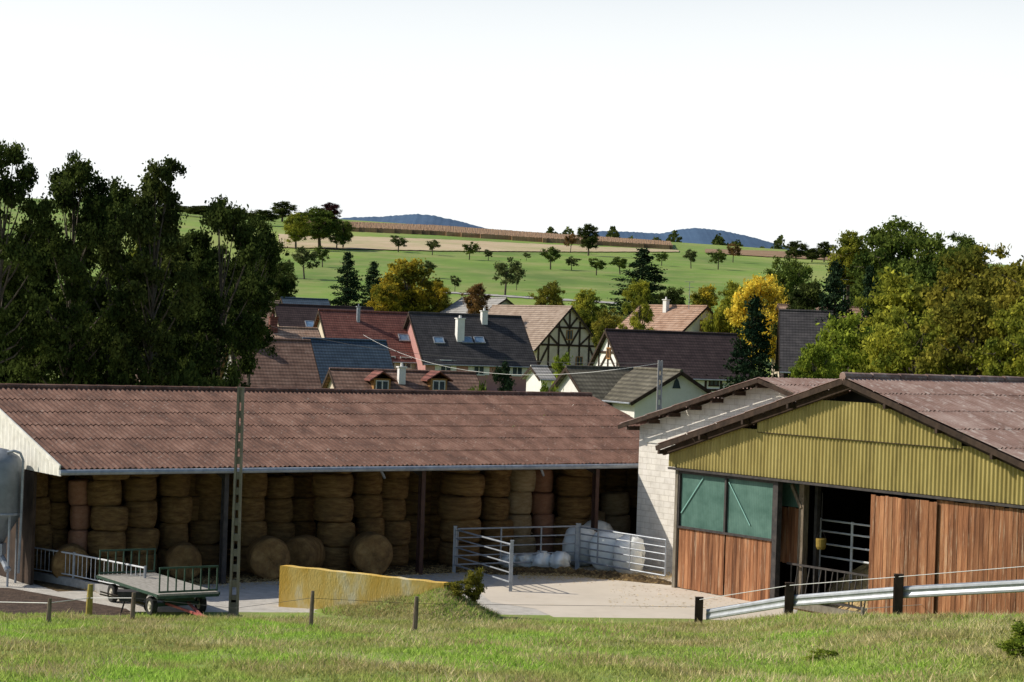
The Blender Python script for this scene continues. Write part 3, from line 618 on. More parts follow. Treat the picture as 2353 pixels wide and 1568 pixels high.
def balemesh(nm,mt,r=.6,h=.82,seed=0):
    rr=random.Random(seed); b=MB(); n=36
    prof=[(0,-h/2),(r*.72,-h/2+.0),(r*.88,-h/2+.02),(r*.965,-h/2+.07),(r,-h/2+.18),(r*1.02,-.08),(r*1.02,.08),(r,h/2-.18),(r*.965,h/2-.07),(r*.88,h/2-.02),(r*.72,h/2),(0,h/2)]
    b.lathe((0,0,0),prof,n)
    a1,a2=rr.uniform(0,6),rr.uniform(0,6)
    b.v=[(x*(1+.04*math.sin(2*math.atan2(y,x)+a1+z*1.5)+.02*math.sin(5*math.atan2(y,x)+seed)+rr.uniform(-.02,.02)),y*(1+.03*math.sin(3*math.atan2(y,x)+a2)+rr.uniform(-.025,.025)),z+rr.uniform(-.014,.014)) for x,y,z in b.v]
    me=bpy.data.meshes.new(nm); me.from_pydata(b.v,[],b.f); me.polygons.foreach_set('use_smooth',[True]*len(me.polygons)); me.materials.append(mt); me.update(); return me
BM={k:[balemesh('straw_bale',M[k],seed=i) for i in range(4)] for k in('straw','straw2','strawp')}
ordn=['','first','second','third','fourth','fifth','sixth','seventh','eighth','ninth','tenth','eleventh','twelfth','thirteenth','fourteenth','fifteenth','sixteenth','seventeenth','eighteenth','nineteenth','twentieth']
lev=['at the foot','second from bottom','third from bottom','fourth from bottom','fifth from bottom']
cols=[(88,52,4.0,'straw',5),(132,56,4.2,'straw',5),(178,48,3.2,'strawp',4),(250,84,2.6,'straw',5),(326,82,2.9,'straw',5),(398,74,3.2,'straw',5),(478,70,4.0,'straw',5),(578,70,2.9,'straw',5),(642,74,3.5,'straw',4),(690,66,4.2,'straw',5),(765,90,2.4,'straw',5),(842,70,3.0,'straw',5),(906,72,3.1,'straw',5),(1055,98,2.3,'straw',5),(1137,70,2.9,'straw',5),(1198,64,3.0,'straw2',5),(1250,54,3.5,'strawp',5),(1315,82,2.6,'straw',5),(1368,62,3.4,'straw2',2),(1418,68,3.4,'straw2',3)]
for ci,(px,w,by,k,nl) in enumerate(cols):
    bx=fbx(px,by); D=toW(O1,A1,bx,by).y; r=w*D/F/2*.99; z=0
    lean=random.uniform(-.04,.04)
    for l in range(nl):
        hh=random.uniform(.74,.88); o=bpy.data.objects.new('straw_bale',BM[k][(ci*3+l)%4]); C.objects.link(o); s_=r/.6*random.uniform(.91,1.07)
        o.scale=(s_,s_,hh/.82); o.location=toW(O1,A1,bx+lean*l+random.uniform(-.09,.09),by+random.uniform(-.15,.15),z+hh/2); z+=hh; o.rotation_euler=(random.uniform(-.06,.06),random.uniform(-.06,.06),random.random()*6)
        tag(o,f"round {dict(straw='golden',straw2='pale',strawp='pinkish')[k]} straw bale, {lev[l]} of the {ordn[ci+1]} stack from the left",'straw bale','round straw bales stacked in the hay barn')
gaps=[(215,4.0),(290,4.2),(362,4.4),(440,4.5),(540,4.4),(610,4.6),(725,4.4),(800,4.0),(875,4.2),(950,4.4),(1010,4.2),(1100,4.0),(1170,4.2),(1225,4.5),(1285,4.2),(1350,4.5),(1400,4.8),(1450,4.8)]
for gi,(px,by) in enumerate(gaps):
    bx=fbx(px,by)
    for l in (2,3,4) if gi not in(8,9,10) else (0,1,2,3,4):
        o=bpy.data.objects.new('straw_bale',BM['straw'][(gi+l)%4]); C.objects.link(o); o.location=toW(O1,A1,bx,by,.41+l*.82); o.rotation_euler=(0,0,random.random()*6); o.scale=(1.05,1.05,1)
        tag(o,f"shaded straw bale, {lev[l]} of the {ordn[gi+1]} rear stack from the left",'straw bale','round straw bales stacked in the hay barn')
lb=[balemesh('lying_bale',M['straw'],.66,1.1,9)]
for px,by,sc,lab in [(620,1.2,1.03,'round straw bale lying on its side, first left of the middle pair'),(698,1.8,.98,'round straw bale lying on its side, behind right of the lying one'),(855,1.1,1.06,'single round straw bale lying on its side in front of the seventh bay'),(165,2.4,.9,'round straw bale lying in the shade near the silo'),(425,2.0,.88,'dark straw bale lying on its side behind the flatbed trailer')]:
    o=bpy.data.objects.new('straw_bale',lb[0]); C.objects.link(o); o.scale=(sc,sc,1); bx=fbx(px,by); o.location=toW(O1,A1,bx,by,.64*sc); o.rotation_euler=(math.radians(90),random.random(),math.radians(14 if px!=698 else -18)); tag(o,lab,'straw bale','straw bales lying on the barn floor')
struct(MB().add([tuple(toW(O1,A1,x,y,.01)) for x,y in((.2,.4),(25,.4),(25,15),(.2,15))],[(0,1,2,3)]).build('barn_floor',M['dung']))
P=[]
for i in range(9000):
    x=random.uniform(1,22); y=random.gauss(.7,.8); q=toW(O1,A1,x,y,.02+random.random()*.05); P.append(tuple(q))
for i in range(4500):
    q=G(random.uniform(1190,1560),random.gauss(1326,6)); P.append((q.x,q.y,.02+random.random()*.08))
for i in range(500):
    q=G(random.uniform(1400,1700),random.uniform(1345,1400)); P.append((q.x,q.y,.02))
me=leafmesh('loose_straw',np.array(P),.05,RNG,.12,.15); me.materials.append(M['loose']); o=bpy.data.objects.new('loose_straw',me); C.objects.link(o); tag(o,'loose straw scattered over the yard and barn floor','straw',kind='stuff')
# ---------------------------------------------------------------- yellow gable barn
O2=V((5.7,65.0,0)); A2=math.atan2(-.809,.588)
RX,RZ,S2=7.95,7.25,.299
yb_=thing('cattle_barn','cattle barn with yellow corrugated gable and red brown plank walls','barn',O2,A2)
def rz2(x): return RZ-abs(x-RX)*S2
for sgn in(1,-1):
    Bv=V((sgn,0,-S2)).normalized(); Nv=V((sgn*S2,0,1)).normalized(); SLn=(9.2 if sgn>0 else 8.85)
    b=MB(); corr(b,V((RX,-.6,RZ)),V((0,1,0)),Bv,24,[SLn*i/6 for i in range(7)],.177,.028,Nv)
    o=b.build('roof_sheet',M['roof2'],yb_,True)
    if sgn>0: rf2=o
b=MB()
for i in range(20): b.tube((RX,-.65+i*1.2,RZ+.03),(RX,-.65+i*1.2+1.17,RZ+.03),.13,.11,8)
b.build('ridge_cap',M['roof2'],rf2)
for sgn in(-1,1):
    x1=RX+sgn*(8.85 if sgn<0 else 9.1)*.955; MB().bar((RX,-.62,RZ-.12),(x1,-.62,rz2(x1)-.12),.06,.16).build('verge_board',M['woodd'],yb_)
    MB().bar((RX,-.3,RZ-.26),(x1,-.3,rz2(x1)-.26),.1,.2).build('gable_rafter',M['woodd'],yb_)
for i in range(9):
    x=RX-8.3+i*2.0
    if abs(x-RX)>.4: MB().box((x,-.25,rz2(x)-.28),(.09,.8,.14)).build('purlin_end',M['woodd'],yb_)
def wavewall(b,x0,x1,zb,zt,lam,amp,y,seg=6):
    n=int((x1-x0)/lam*seg); i0=len(b.v)
    for i in range(n+1):
        x=x0+(x1-x0)*i/n; yy=y+amp*math.sin(2*math.pi*x/lam); b.v+=[(x,yy,zb),(x,yy,max(zb+.01,zt(x)))]
    for i in range(n): b.f.append((i0+2*i,i0+2*i+1,i0+2*i+3,i0+2*i+2))
top=lambda x:min(6.52,rz2(x)-.32)
b=MB(); wavewall(b,-.35,16.3,4.0,lambda x:min(5.47,top(x)),.15,.03,-.16); 
yg=b.build('yellow_gable',M['yellow'],yb_,True)
b=MB(); wavewall(b,3.9,12.2,5.40,top,.15,.03,-.22); b.build('upper_sheet',M['yellow'],yg,True)
MB().box((8.05,-.2,5.39),(8.3,.06,.02)).build('seam_shadow_strip',M['woodd'],yg)  # thin dark strip added as the shadow line under the upper sheet's edge
MB().box((8,-.2,3.95),(16.6,.12,.07)).build('sill_beam',M['steel_dark'],yb_)
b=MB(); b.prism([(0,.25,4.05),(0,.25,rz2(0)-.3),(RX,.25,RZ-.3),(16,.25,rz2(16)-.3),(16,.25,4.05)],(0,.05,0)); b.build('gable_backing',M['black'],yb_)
def planks(b,x0,x1,z0,z1,y,w=.17):
    x=x0
    while x<x1-.02:
        ww=min(w*random.uniform(.8,1.2),x1-x); b.box((x+ww/2,y+random.uniform(-.008,.008),(z0+z1)/2+random.uniform(-.02,.02)),(ww-.014,.03,z1-z0)); x+=ww
b=MB(); planks(b,.12,2.36,.03,2.0,-.03); planks(b,2.42,4.55,.0,2.0,-.035); b.build('plank_wall',M['planks'],yb_)
b=MB(); planks(b,8.85,11.4,.1,3.82,-.20); b.build('sliding_door',M['planks'],yb_)
b=MB(); planks(b,11.3,16.2,.1,3.88,-.12); b.build('plank_wall',M['planks'],yb_)
MB().box((2.35,-.06,2.04),(4.5,.1,.07)).box((2.35,-.05,3.86),(4.5,.08,.09)).box((2.38,-.06,2.95),(.08,.08,1.8)).box((.1,-.06,2.95),(.07,.07,1.85)).box((4.6,-.06,2.95),(.07,.07,1.85)).build('window_frame',M['steel_dark'],yb_)
for x0,x1 in((.15,2.33),(2.43,4.55)):
    p=MB().box(((x0+x1)/2,0,2.95),(x1-x0,.03,1.75)).build('screen_panel',M['screen'],yb_)
    MB().bar((x0+.05,-.045,2.5 if x0<1 else 3.7),(x0+1.1,-.045,3.75 if x0<1 else 2.4),.02,.035).build('screen_brace',M['palegreen'],p)
for x,w in((0,.14),(4.72,.2)): MB().box((x,-.02,2.0),(w,.2,4.0)).build('corner_post',M['steel_dark'] if x else M['pole'],yb_)
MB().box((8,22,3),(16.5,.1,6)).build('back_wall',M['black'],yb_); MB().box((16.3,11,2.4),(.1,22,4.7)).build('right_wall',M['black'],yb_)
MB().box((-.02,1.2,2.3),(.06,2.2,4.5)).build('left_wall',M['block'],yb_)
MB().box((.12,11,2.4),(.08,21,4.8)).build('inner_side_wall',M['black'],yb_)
b=MB(); planks(b,3.9,5.0,1.3,3.05,.7); b.build('inner_planks',M['planks'],yb_)
MB().box((4.45,.72,3.5),(1.1,.05,.85)).build('inner_screen',M['screen'],yb_)
b=MB().box((5.3,.55,1.95),(.22,.22,3.9)); b.bar((5.3,.45,3.1),(4.85,.45,3.8),.09,.11); b.build('timber_post',M['wood'],yb_)
MB().box((5.5,.95,2.0),(.12,.15,4)).build('inner_post',M['steel_dark'],yb_)
MB().box((8,11,.02),(16,22,.04)).build('floor',M['dung'],yb_)
for z_ in(1.5,1.9,2.3,2.65): MB().tube((4.6,1.9,z_),(7.6,1.9,z_),.032,None,6).build('inner_rail',M['galvb'],yb_)
for x in(4.7,6.1): MB().tube((x,1.9,0),(x,1.9,2.7),.045,None,6).build('rail_post',M['galvb'],yb_)
b=MB()
b.bar((4.9,.3,1.35),(8.9,.3,1.35),.05,.06); b.bar((4.9,.3,.35),(8.9,.3,.35),.05,.06)
for i in range(8):
    x=5.1+i*.5; b.bar((x,.3,.35),(x,.3,1.35),.035); b.bar((x+.12,.3,.35),(x+.3,.3,1.3),.03)
b.build('feed_fence',M['steel_dark'],yb_)
MB().box((7,.15,.12),(4.2,.18,.24)).build('door_sill',M['pole'],yb_)
q=toW(O2,A2,5.75,.9,0); tb_=thing('feed_tub','small dull ochre tub hanging in the dark barn doorway','tub',q)
MB().lathe((0,0,1.85),[(0,0),(.12,0),(.16,.08),(.17,.32),(.15,.34),(.12,.1),(0,.07)],18).build('tub',M['ochre'],tb_); MB().tube((0,0,2.5),(0,0,3.6),.012,None,6).tube((-.15,0,2.18),(0,0,2.5),.01,None,5).tube((.15,0,2.18),(0,0,2.5),.01,None,5).build('hanger',M['steel_dark'],tb_)
b=MB(); n=24
for j in range(7):
    r=j/6
    for i in range(n): a=6.283*i/n; b.v.append(tuple(toW(O2,A2,6.2+r*1.9*math.cos(a),3.0+r*1.7*math.sin(a),.03+1.5*(1-r)**.7+random.uniform(-.09,.09)*(r<1))))
b.f=[(j*n+i,j*n+(i+1)%n,(j+1)*n+(i+1)%n,(j+1)*n+i) for j in range(6) for i in range(n)]
tag(b.build('straw_heap',M['strawh'],None,False),'loose straw heap inside the cattle barn doorway','straw heap')
bb_=thing('block_barn','tall pale concrete block barn with overhanging roof beside the yellow gable','barn',O2,A2)
BX,BZ,SB,Y0=1.72,7.06,.268,2.36
bz=lambda x:BZ-abs(x-BX)*SB
MB().prism([(-4.96,Y0,0),(-4.96,Y0,bz(-4.96)-.15),(BX,Y0,BZ-.15),(6.5,Y0,bz(6.5)-.15),(6.5,Y0,4.4),(-.1,Y0,4.4),(-.1,Y0,0)],(0,.2,0)).build('gable_wall',M['block'],bb_)
MB().box((-4.86,Y0+8.1,2.5),(.2,15.8,5.05)).build('side_wall',M['block'],bb_)
MB().box((-2.9,Y0-.02,4.62),(3.4,.05,.16)).build('lintel_band',M['white'],bb_)
nt=M['block'].node_tree; N=nt.nodes; Lk=nt.links
bk=N.new('ShaderNodeTexBrick'); sp=N.new('ShaderNodeSeparateXYZ'); cb=N.new('ShaderNodeCombineXYZ'); tcb=N.new('ShaderNodeTexCoord')
Lk.new(tcb.outputs['Object'],sp.inputs[0]); Lk.new(sp.outputs['X'],cb.inputs['X']); Lk.new(sp.outputs['Z'],cb.inputs['Y']); Lk.new(cb.outputs[0],bk.inputs['Vector'])
bk.inputs['Scale'].default_value=1; bk.inputs['Brick Width'].default_value=.5; bk.inputs['Row Height'].default_value=.21; bk.inputs['Mortar Size'].default_value=.012
bk.inputs['Color1'].default_value=(1,1,1,1); bk.inputs['Color2'].default_value=(.9,.9,.91,1); bk.inputs['Mortar'].default_value=(.74,.72,.7,1)
pb=N['Principled BSDF']; old=pb.inputs['Base Color'].links[0].from_socket; mm=N.new('ShaderNodeMix'); mm.data_type='RGBA'; mm.blend_type='MULTIPLY'; mm.inputs[0].default_value=1
Lk.new(old,mm.inputs[6]); Lk.new(bk.outputs[0],mm.inputs[7]); Lk.new(mm.outputs[2],pb.inputs['Base Color'])
for sgn in(-1,1):
    Bv=V((sgn,0,-SB)).normalized(); Nv=V((sgn*SB,0,1)).normalized(); SLn=7.45 if sgn<0 else 4.2
    b=MB(); corr(b,V((BX,Y0-.55,BZ)),V((0,1,0)),Bv,16,[SLn*i/5 for i in range(6)],.177,.028,Nv); b.build('roof_sheet',M['roof2'],bb_,True)
for sgn,q in((-1,7.2),(1,4.0)): MB().bar((BX,Y0-.57,BZ-.1),(BX+sgn*q,Y0-.57,BZ-q*SB-.1),.06,.13).build('verge_board',M['woodd'],bb_)
for i in range(7): x=-5.0+i*1.1; MB().box((x,Y0-.25,bz(x)-.24),(.09,.55,.14)).build('rafter_end',M['woodd'],bb_)
# ---------------------------------------------------------------- poles, fences, gates
def ipole(p,H,w0,w1,label,m,name='utility_pole'):
    t=thing(name,label,'pole',p)
    for sg in(-1,1):
        MB().prism([(sg*w0/2-.03,-.07,-.3),(sg*w0/2+.03,-.07,-.3),(sg*w0/2+.03,.12,-.3),(sg*w0/2-.03,.12,-.3)],(-sg*(w0-w1)/2,0,H+.3)).build('flange',m,t)
    n=int(H/.42)
    for i in range(n):
        z=.1+i*H/n; w=w0+(w1-w0)*z/H; MB().bar((-w/2,.02,z),(w/2,.02,z),.1,.8 if i==0 else .2).build('rung',m,t)
    MB().bar((-w1/2,.02,H*.98),(w1/2,.02,H*.98),.13,.25).build('cap',m,t)
    return t
q=G(536,1418,.02); qt=U(556,890,q.y)
ipole((q.x,q.y-.0,0),qt.z,.215,.12,'tall weathered concrete pole with ladder openings in front of the hay barn',M['pole'])
q=U(1514,942,86); ipole((q.x,86,0),U(1517,828,86).z,.2,.15,'grey concrete pole behind the block barn with overhead wires',M['polegrey'])
def sag(a,b_,s,n=14): return [a.lerp(b_,i/n)-V((0,0,s*4*(i/n)*(1-i/n))) for i in range(n+1)]
a=U(1517,835,86)
tag(MB().path(sag(a,U(835,770,160),1.6),.012,5).build('overhead_wire',M['cable']),'pale overhead wire sagging from grey pole across village roofs','wire')
tag(MB().path(sag(a,U(560,728,190),1.2),.012,5).build('overhead_wire',M['cabled']),'dark thin overhead wire above the black roof towards left','wire')
def post(px,pt,pb,w,label,m,group,z=None,name='fence_post'):
    D=30
    while D<60:
        p=U(px,pb,D)
        if p.z<T(p.x,p.y): break
        D+=.05
    base=V((p.x,p.y,T(p.x,p.y)))
    H=U(px,pt,base.y).z-base.z; r=w*base.y/F/2
    b=MB().tube((0,0,-.3),(.02,0,H*.5),r*1.05,r,9); b.tube((.02,0,H*.5),(.03,.01,H),r,r*.8,9)
    o=b.build(name,m); o.location=base; tag(o,label,'post',group); return base,H
gp='wooden posts of the pasture fence'; tops=[]
for px,pt,pb,w,lab,mm in [(110,1375,1430,11,'short grey fence post nearest the left edge',M['wood']),(203,1343,1417,15,'yellow lichened fence post on the left',M['woody']),(303,1362,1424,11,'grey fence post beside the wheelbarrow',M['wood']),(713,1358,1441,10,'slim grey fence post in front of the yellowed wall',M['wood']),(952,1371,1453,12,'dark grey fence post in grass, right of the yellowed wall',M['wood'])]:
    bs,H=post(px,pt,pb,w,lab,mm,gp); tops.append(bs+V((0,0,H*.8)))
tag(MB().path([U(-30,1383,54),tops[0],tops[1]-V((0,0,.2)),tops[2]],.010,5).build('fence_wire',M['cable']),'white electric fence wire strung between the left posts','wire')
tag(MB().path([tops[2],U(540,1398,51),tops[3]],.005,5).build('fence_wire',M['cabled']),'thin wire from the left posts past the concrete pole','wire')
tag(MB().path([tops[3],tops[4],U(1605,1395,55.8)],.005,5).build('fence_wire',M['cabled']),'thin wire from middle posts to the guard rail end post','wire')
gd=[(1605,1373,1432,56),(1812,1340,1418,53),(2062,1320,1418,50),(2420,1290,1420,47)]
gr=thing('guard_rail','steel crash barrier with two wave beam along the grass bank','guard rail',(0,0,0)); 
pts=[U(1622,1413,55.8),U(1812,1382,52.9),U(2062,1362,49.9),U(2450,1341,46.7)]
prof=[(.155,0),(.145,-.03),(.12,-.075),(.07,-.085),(.04,-.05),(.015,-.03),(-.015,-.03),(-.04,-.05),(-.07,-.085),(-.12,-.075),(-.145,-.03),(-.155,0)]
b=MB(); m_=len(prof)
for p in pts:
    for dz,dy in prof: b.v.append((p.x,p.y+dy,p.z+dz))
for i in range(len(pts)-1):
    for k in range(m_-1): b.f.append((i*m_+k,(i+1)*m_+k,(i+1)*m_+k+1,i*m_+k+1))
b.build('beam',M['rail'],gr,False)
tt=[]
for px,pt,pb,D in gd:
    p=U(px,pb,D-.28); zt=U(px,pt,D-.28).z; zb=T(p.x,p.y)-.4; x=p.x; y=p.y
    b=MB().box((x,y,(zt+zb)/2),(.05,.14,zt-zb)).box((x,y-.08,(zt+zb)/2),(.22,.02,zt-zb)).box((x,y+.08,(zt+zb)/2),(.22,.02,zt-zb)).box((x,y,zt),(.23,.18,.02)); b.build('post',M['woodd'],gr); tt.append(V((x,y-.1,zt-.05)))
tag(MB().path([tt[0]]+tt[1:],.010,5).build('fence_wire',M['cable']),'white electric wire running above the guard rail','wire')
w2=[]
for px,pt,pb,lab in [(1980,1395,1418,'small stub post between the two right guard rail posts'),(2175,1378,1414,'thin grey post below the guard rail on the right'),(2280,1368,1412,'thick grey post at right below the guard rail'),(2258,1382,1412,'short post stub left of the thick grey post')]:
    bs,H=post(px,pt,pb,9,lab,M['pole'],None); w2.append(bs+V((0,0,H*.8)))
tag(MB().path(w2[:3],.008,5).build('fence_wire',M['cable']),'white wire looping between low posts under the guard rail','wire')
def galvpost(base,H,label,r=.055):
    b=MB().box((0,0,H/2-.1),(r*2,r*2,H+.2)); b.box((0,0,H+.01),(r*2.3,r*2.3,.03)); o=b.build('gate_post',M['galv']); o.location=base; return tag(o,label,'post')
def gate(P1,P2,H,n,label,stiles=(0,1),name='farm_gate',r=.024,lo=.3):
    t=thing(name,label,'gate',P1); d=P2-P1
    for i in range(n):
        z=lo+(H-lo)*i/(n-1); MB().tube(V((0,0,z))+d*.02,d*.98+V((0,0,z)),r if i not in(0,n-1) else r*1.25,None,8).build('rail',M['galv'],t)
    for s_ in stiles:
        f=.02+.96*s_; MB().tube(d*f+V((0,0,lo)),d*f+V((0,0,H)),r*1.3,None,8).build('stile',M['galv'],t)
p1=G(1043,1318);p2=G(1173,1360);p3=G(1326,1308);p4=V((5.45,65.6,0))
galvpost(p1,1.6,'square galvanised gate post at left corner of the pen'); galvpost(p2,1.62,'square galvanised gate post nearest the camera in front of the pen'); galvpost(p3,1.6,'thick galvanised gate post in the middle of the pen',.08)
gate(p1,p2,1.5,5,'galvanised tubular gate slanting from left pen corner to the near post')
gate(p1,p3,1.52,5,'long galvanised tubular gate along the back left side of pen',(0,.36,.7,1))
gate(p3,p4,1.5,6,'galvanised tubular gate from middle post to the cattle barn corner',(0,.22,.6,1))
def wrap(px,D,r,h,ang,label,sq=1,z=0):
    b=MB(); n=30; rr=random.Random(px)
    b.lathe((0,0,0),[(0,-h/2),(r*.5,-h/2-.03),(r*.8,-h/2+.04),(r*.95,-h/2+.18),(r*1.03,-.15),(r*1.03,.15),(r*.95,h/2-.18),(r*.8,h/2-.04),(r*.5,h/2+.03),(0,h/2)],n)
    p1_,p2_=rr.uniform(0,6),rr.uniform(0,6)
    b.v=[(x*(1+.05*math.sin(3*math.atan2(y,x)+p1_+z_*2))+rr.uniform(-.03,.03),y*(1+.05*math.sin(4*math.atan2(y,x)+p2_))+rr.uniform(-.03,.03),z_+rr.uniform(-.03,.03)) for x,y,z_ in b.v]
    o=b.build('wrapped_bale',M['plastic'],None,True); q=U(px,1260,D); o.location=(q.x,D,z+r*sq*.97); o.rotation_euler=(math.radians(90),rr.uniform(-.1,.1),ang); o.scale=(1,sq,1); tag(o,label,'wrapped bale','white plastic wrapped bales by the pen')
wrap(1334,70.3,.74,1.05,math.radians(70),'white wrapped bale just behind the thick middle gate post')
wrap(1398,69.3,.72,1.05,math.radians(62),'white wrapped bale in the middle of the upright row at block barn')
wrap(1446,68.4,.68,.95,math.radians(76),'white wrapped bale against the block barn wall corner')
wrap(1370,71.6,.76,1.1,math.radians(60),'white wrapped bale behind the upright front row')
for i,(px,w) in enumerate([(1172,.42),(1208,.46),(1246,.52),(1288,.56)]): wrap(px,69.0-i*.12,w,.62,math.radians(60+8*i),'slumped white plastic bale, '+['leftmost','second from left','third from left','fourth from left'][i]+' of the low row',.62)
def heap(name,pts,hg,m,label,cat,seed=0):
    rr=random.Random(seed); b=MB(); n=len(pts)
    P=[]
    for i in range(n-1):
        for k in range(12): P.append(pts[i].lerp(pts[i+1],k/12))
    P.append(pts[-1]); m_=11
    for i,p in enumerate(P):
        e=math.sin(math.pi*min(1,max(0,(i+.0)/(len(P)-1))))**.5
        for k in range(m_):
            f=k/(m_-1); b.v.append((p.x,p.y-.6+1.2*f+rr.uniform(-.05,.05),.01+hg*e*math.sin(math.pi*f)*rr.uniform(.4,1.2)))
    b.f=[(i*m_+k,(i+1)*m_+k,(i+1)*m_+k+1,i*m_+k+1) for i in range(len(P)-1) for k in range(m_-1)]
    return tag(b.build(name,m,None,False),label,cat,kind='stuff')
heap('dung_strip',[G(1110,1316),G(1200,1318),G(1330,1322),G(1440,1332),G(1545,1342)],.24,M['dung'],'dark dung and straw scraped into a strip along the pen','dung')
# yellow wall
wl=V(G(640,1395)); wr=V(((1020-1176.5+18.5)/F*56.2,56.2,0)); 
zt0=U(640,1300,wl.y).z; zt1=U(1020,1341,wr.y).z
b=MB(); n=24; wd=(wr-wl)
for i in range(n+1):
    p=wl+wd*(i/n); z=zt0+(zt1-zt0)*i/n+random.uniform(-.012,.012)
    b.v+=[(p.x,p.y,-.3),(p.x,p.y,z),(p.x+.15,p.y+.28,z),(p.x+.15,p.y+.28,-.3)]
for i in range(n):
    for k in range(4): b.f.append((4*i+k,4*i+4+k,4*i+4+(k+1)%4,4*i+(k+1)%4))
b.f+=[(0,1,2,3),(4*n,4*n+1,4*n+2,4*n+3)]
tag(b.build('retaining_wall',M['lichen']),'low concrete wall stained yellow with lichen dividing the yard','wall')
def sm(t): t=np.clip(t,0,1); return t*t*(3-2*t)
def bankz(s,w):
    hgt=.80*zt1*np.clip((s-.22)/.8,0,1)**1.1*np.where(s>1.02,sm(1-(s-1.02)/.36),1)
    k=np.where(w>=0,sm(1-w/1.9),np.where(s>.98,sm(1+w/1.5),0))
    return hgt*k*(1+.10*np.sin(s*21)+.08*np.sin(w*5+s*9))
wn=V((wd.y,-wd.x,0)).normalized()
def bankp(s,w): p=wl+wd*s+wn*w; return V((p.x,p.y,float(bankz(np.float64(s),np.float64(w)))-.015))
b=MB(); ns,nw=44,22
for i in range(ns+1):
    for j in range(nw+1):
        s=.2+1.2*i/ns; w=-1.6+3.6*j/nw
        if s<.985 and w<0: w=0.0
        p=bankp(s,w); p.z+=random.uniform(-.02,.02); b.v.append(tuple(p))
b.f=[(i*(nw+1)+j,i*(nw+1)+j+1,(i+1)*(nw+1)+j+1,(i+1)*(nw+1)+j) for i in range(ns) for j in range(nw)]
struct(b.build('grass_bank',M['ground'],None,True))
q=bankp(1.16,-.5); tree('bush','olive',q,1.15,.85,'wild shrub growing at the near gate by the yellowed wall end')
q=bankp(1.08,-.1); tree('bush','olive',q,.45,1.1,'low brownish scrub left of the wild shrub by gate')
q=U(2310,1568,32); z_=T(q.x,31.5); tree('bush','bright',(q.x+.25,31.5,z_-.1),.75,1.3,'leafy green bush in bottom right corner of the pasture')
q=U(1895,1530,37); tree('bush','bright',(q.x,37,T(q.x,37)-.1),.35,.9,'clump of green weeds in the grass at lower right')
# ---------------------------------------------------------------- left railing, kerb, silo, trailer, barrow
r0=G(20,1322);r1=G(168,1348);r2=G(331,1384)
b=MB()
for a,c in((r0,r1),(r1,r2)): b.bar(a+V((0,0,.12)),c+V((0,0,.12)),.16,.26)
tag(b.build('kerb_wall',M['polegrey']),'low concrete kerb wall under the white railing at left','kerb wall')
for a,c,lab in((r0,r1,'galvanised bar railing, left section by the silo'),(r1,r2,'galvanised bar railing, right section by the trailer')):
    t=thing('railing',lab,'railing',a); d=c-a; Ht=1.0
    MB().tube((0,0,Ht),d+V((0,0,Ht)),.026,None,6).build('top_rail',M['galvb'],t); MB().tube((0,0,.34),d+V((0,0,.34)),.018,None,6).build('bottom_rail',M['galvb'],t)
    n=16
    for i in range(1,n): MB().tube(d*(i/n)+V((0,0,.34)),d*(i/n)+V((.0,0,Ht)),.010,None,5).build('bar',M['galvb'],t)
    for f in(0,1) if a is r0 else (1,): MB().tube(d*f+V((0,0,.1)),d*f+V((0,0,Ht+.06)),.04,None,8).build('post',M['galv'],t)
sc=U(10,1200,61.0); si=thing('feed_silo','grey metal feed silo on legs at the left edge','silo',(sc.x,60.2,0))
MB().lathe((0,0,0),[(.0,4.2),(.25,4.15),(.58,3.95),(.70,3.75),(.72,3.0),(.72,2.2),(.28,1.45),(.22,1.3),(0,1.3)],28).build('tank',M['blue_sil'],si,True)
for a in range(4):
    t_=math.radians(45+90*a); MB().tube((.68*math.cos(t_),.68*math.sin(t_),0),(.68*math.cos(t_),.68*math.sin(t_),2.6),.04,None,6).build('leg',M['galv'],si)
b=MB().lathe((0,0,2.2),[(.74,-.04),(.75,0),(.74,.04)],28); b.build('hoop',M['galv'],si)
b=MB(); pp=[V((.3,-.3,4.08)),V((.5,-.3,4.14)),V((.7,-.3,4.08)),V((.80,-.3,3.85)),V((.79,-.3,2.2)),V((.76,-.3,.4))]; b.path(pp,.04,8); b.build('filling_pipe',M['galv'],si)
MB().box((0,-.1,1.1),(.5,.5,.35)).tube((.1,-.1,1.0),(.5,-.5,.5),.1,.1,8).build('outlet_box',M['galv'],si)
tr=thing('flatbed_trailer','low flatbed farm trailer with bare boards and green end racks','trailer',((U(356,1330,56).x),56.3,0),math.atan2(-.84,.543))
LT=4.6; WT=1.8; ZD=.68
MB().box((0,0,ZD),(LT,WT,.05)).build('deck',M['deck'],tr)
b=MB().box((0,-.5,ZD-.11),(LT-.2,.1,.12)).box((0,.5,ZD-.11),(LT-.2,.1,.12))
for x in(-LT/2+.05,LT/2-.05): b.box((x,0,ZD-.06),(.08,WT+.04,.09))
for x in(-1.45,1.45): b.box((x,0,.3),(.12,1.4,.1)); b.box((x,0,.44),(.5,.9,.1))
b.build('chassis',M['green'],tr)
for sy in(-1,1): MB().box((0,sy*(WT/2+.02),ZD-.02),(LT,.04,.07)).build('side_rail',M['green'],tr)
for x in(-LT/2+.05,LT/2-.05):
    b=MB()
    for z_ in(ZD+.08,ZD+.74): b.bar((x,-WT/2+.02,z_),(x,WT/2-.02,z_),.05,.05)
    for i in range(8): y=-WT/2+.04+i*(WT-.08)/7; b.bar((x,y,ZD+.06),(x,y,ZD+.74),.034)
    b.build('end_rack',M['green'],tr)
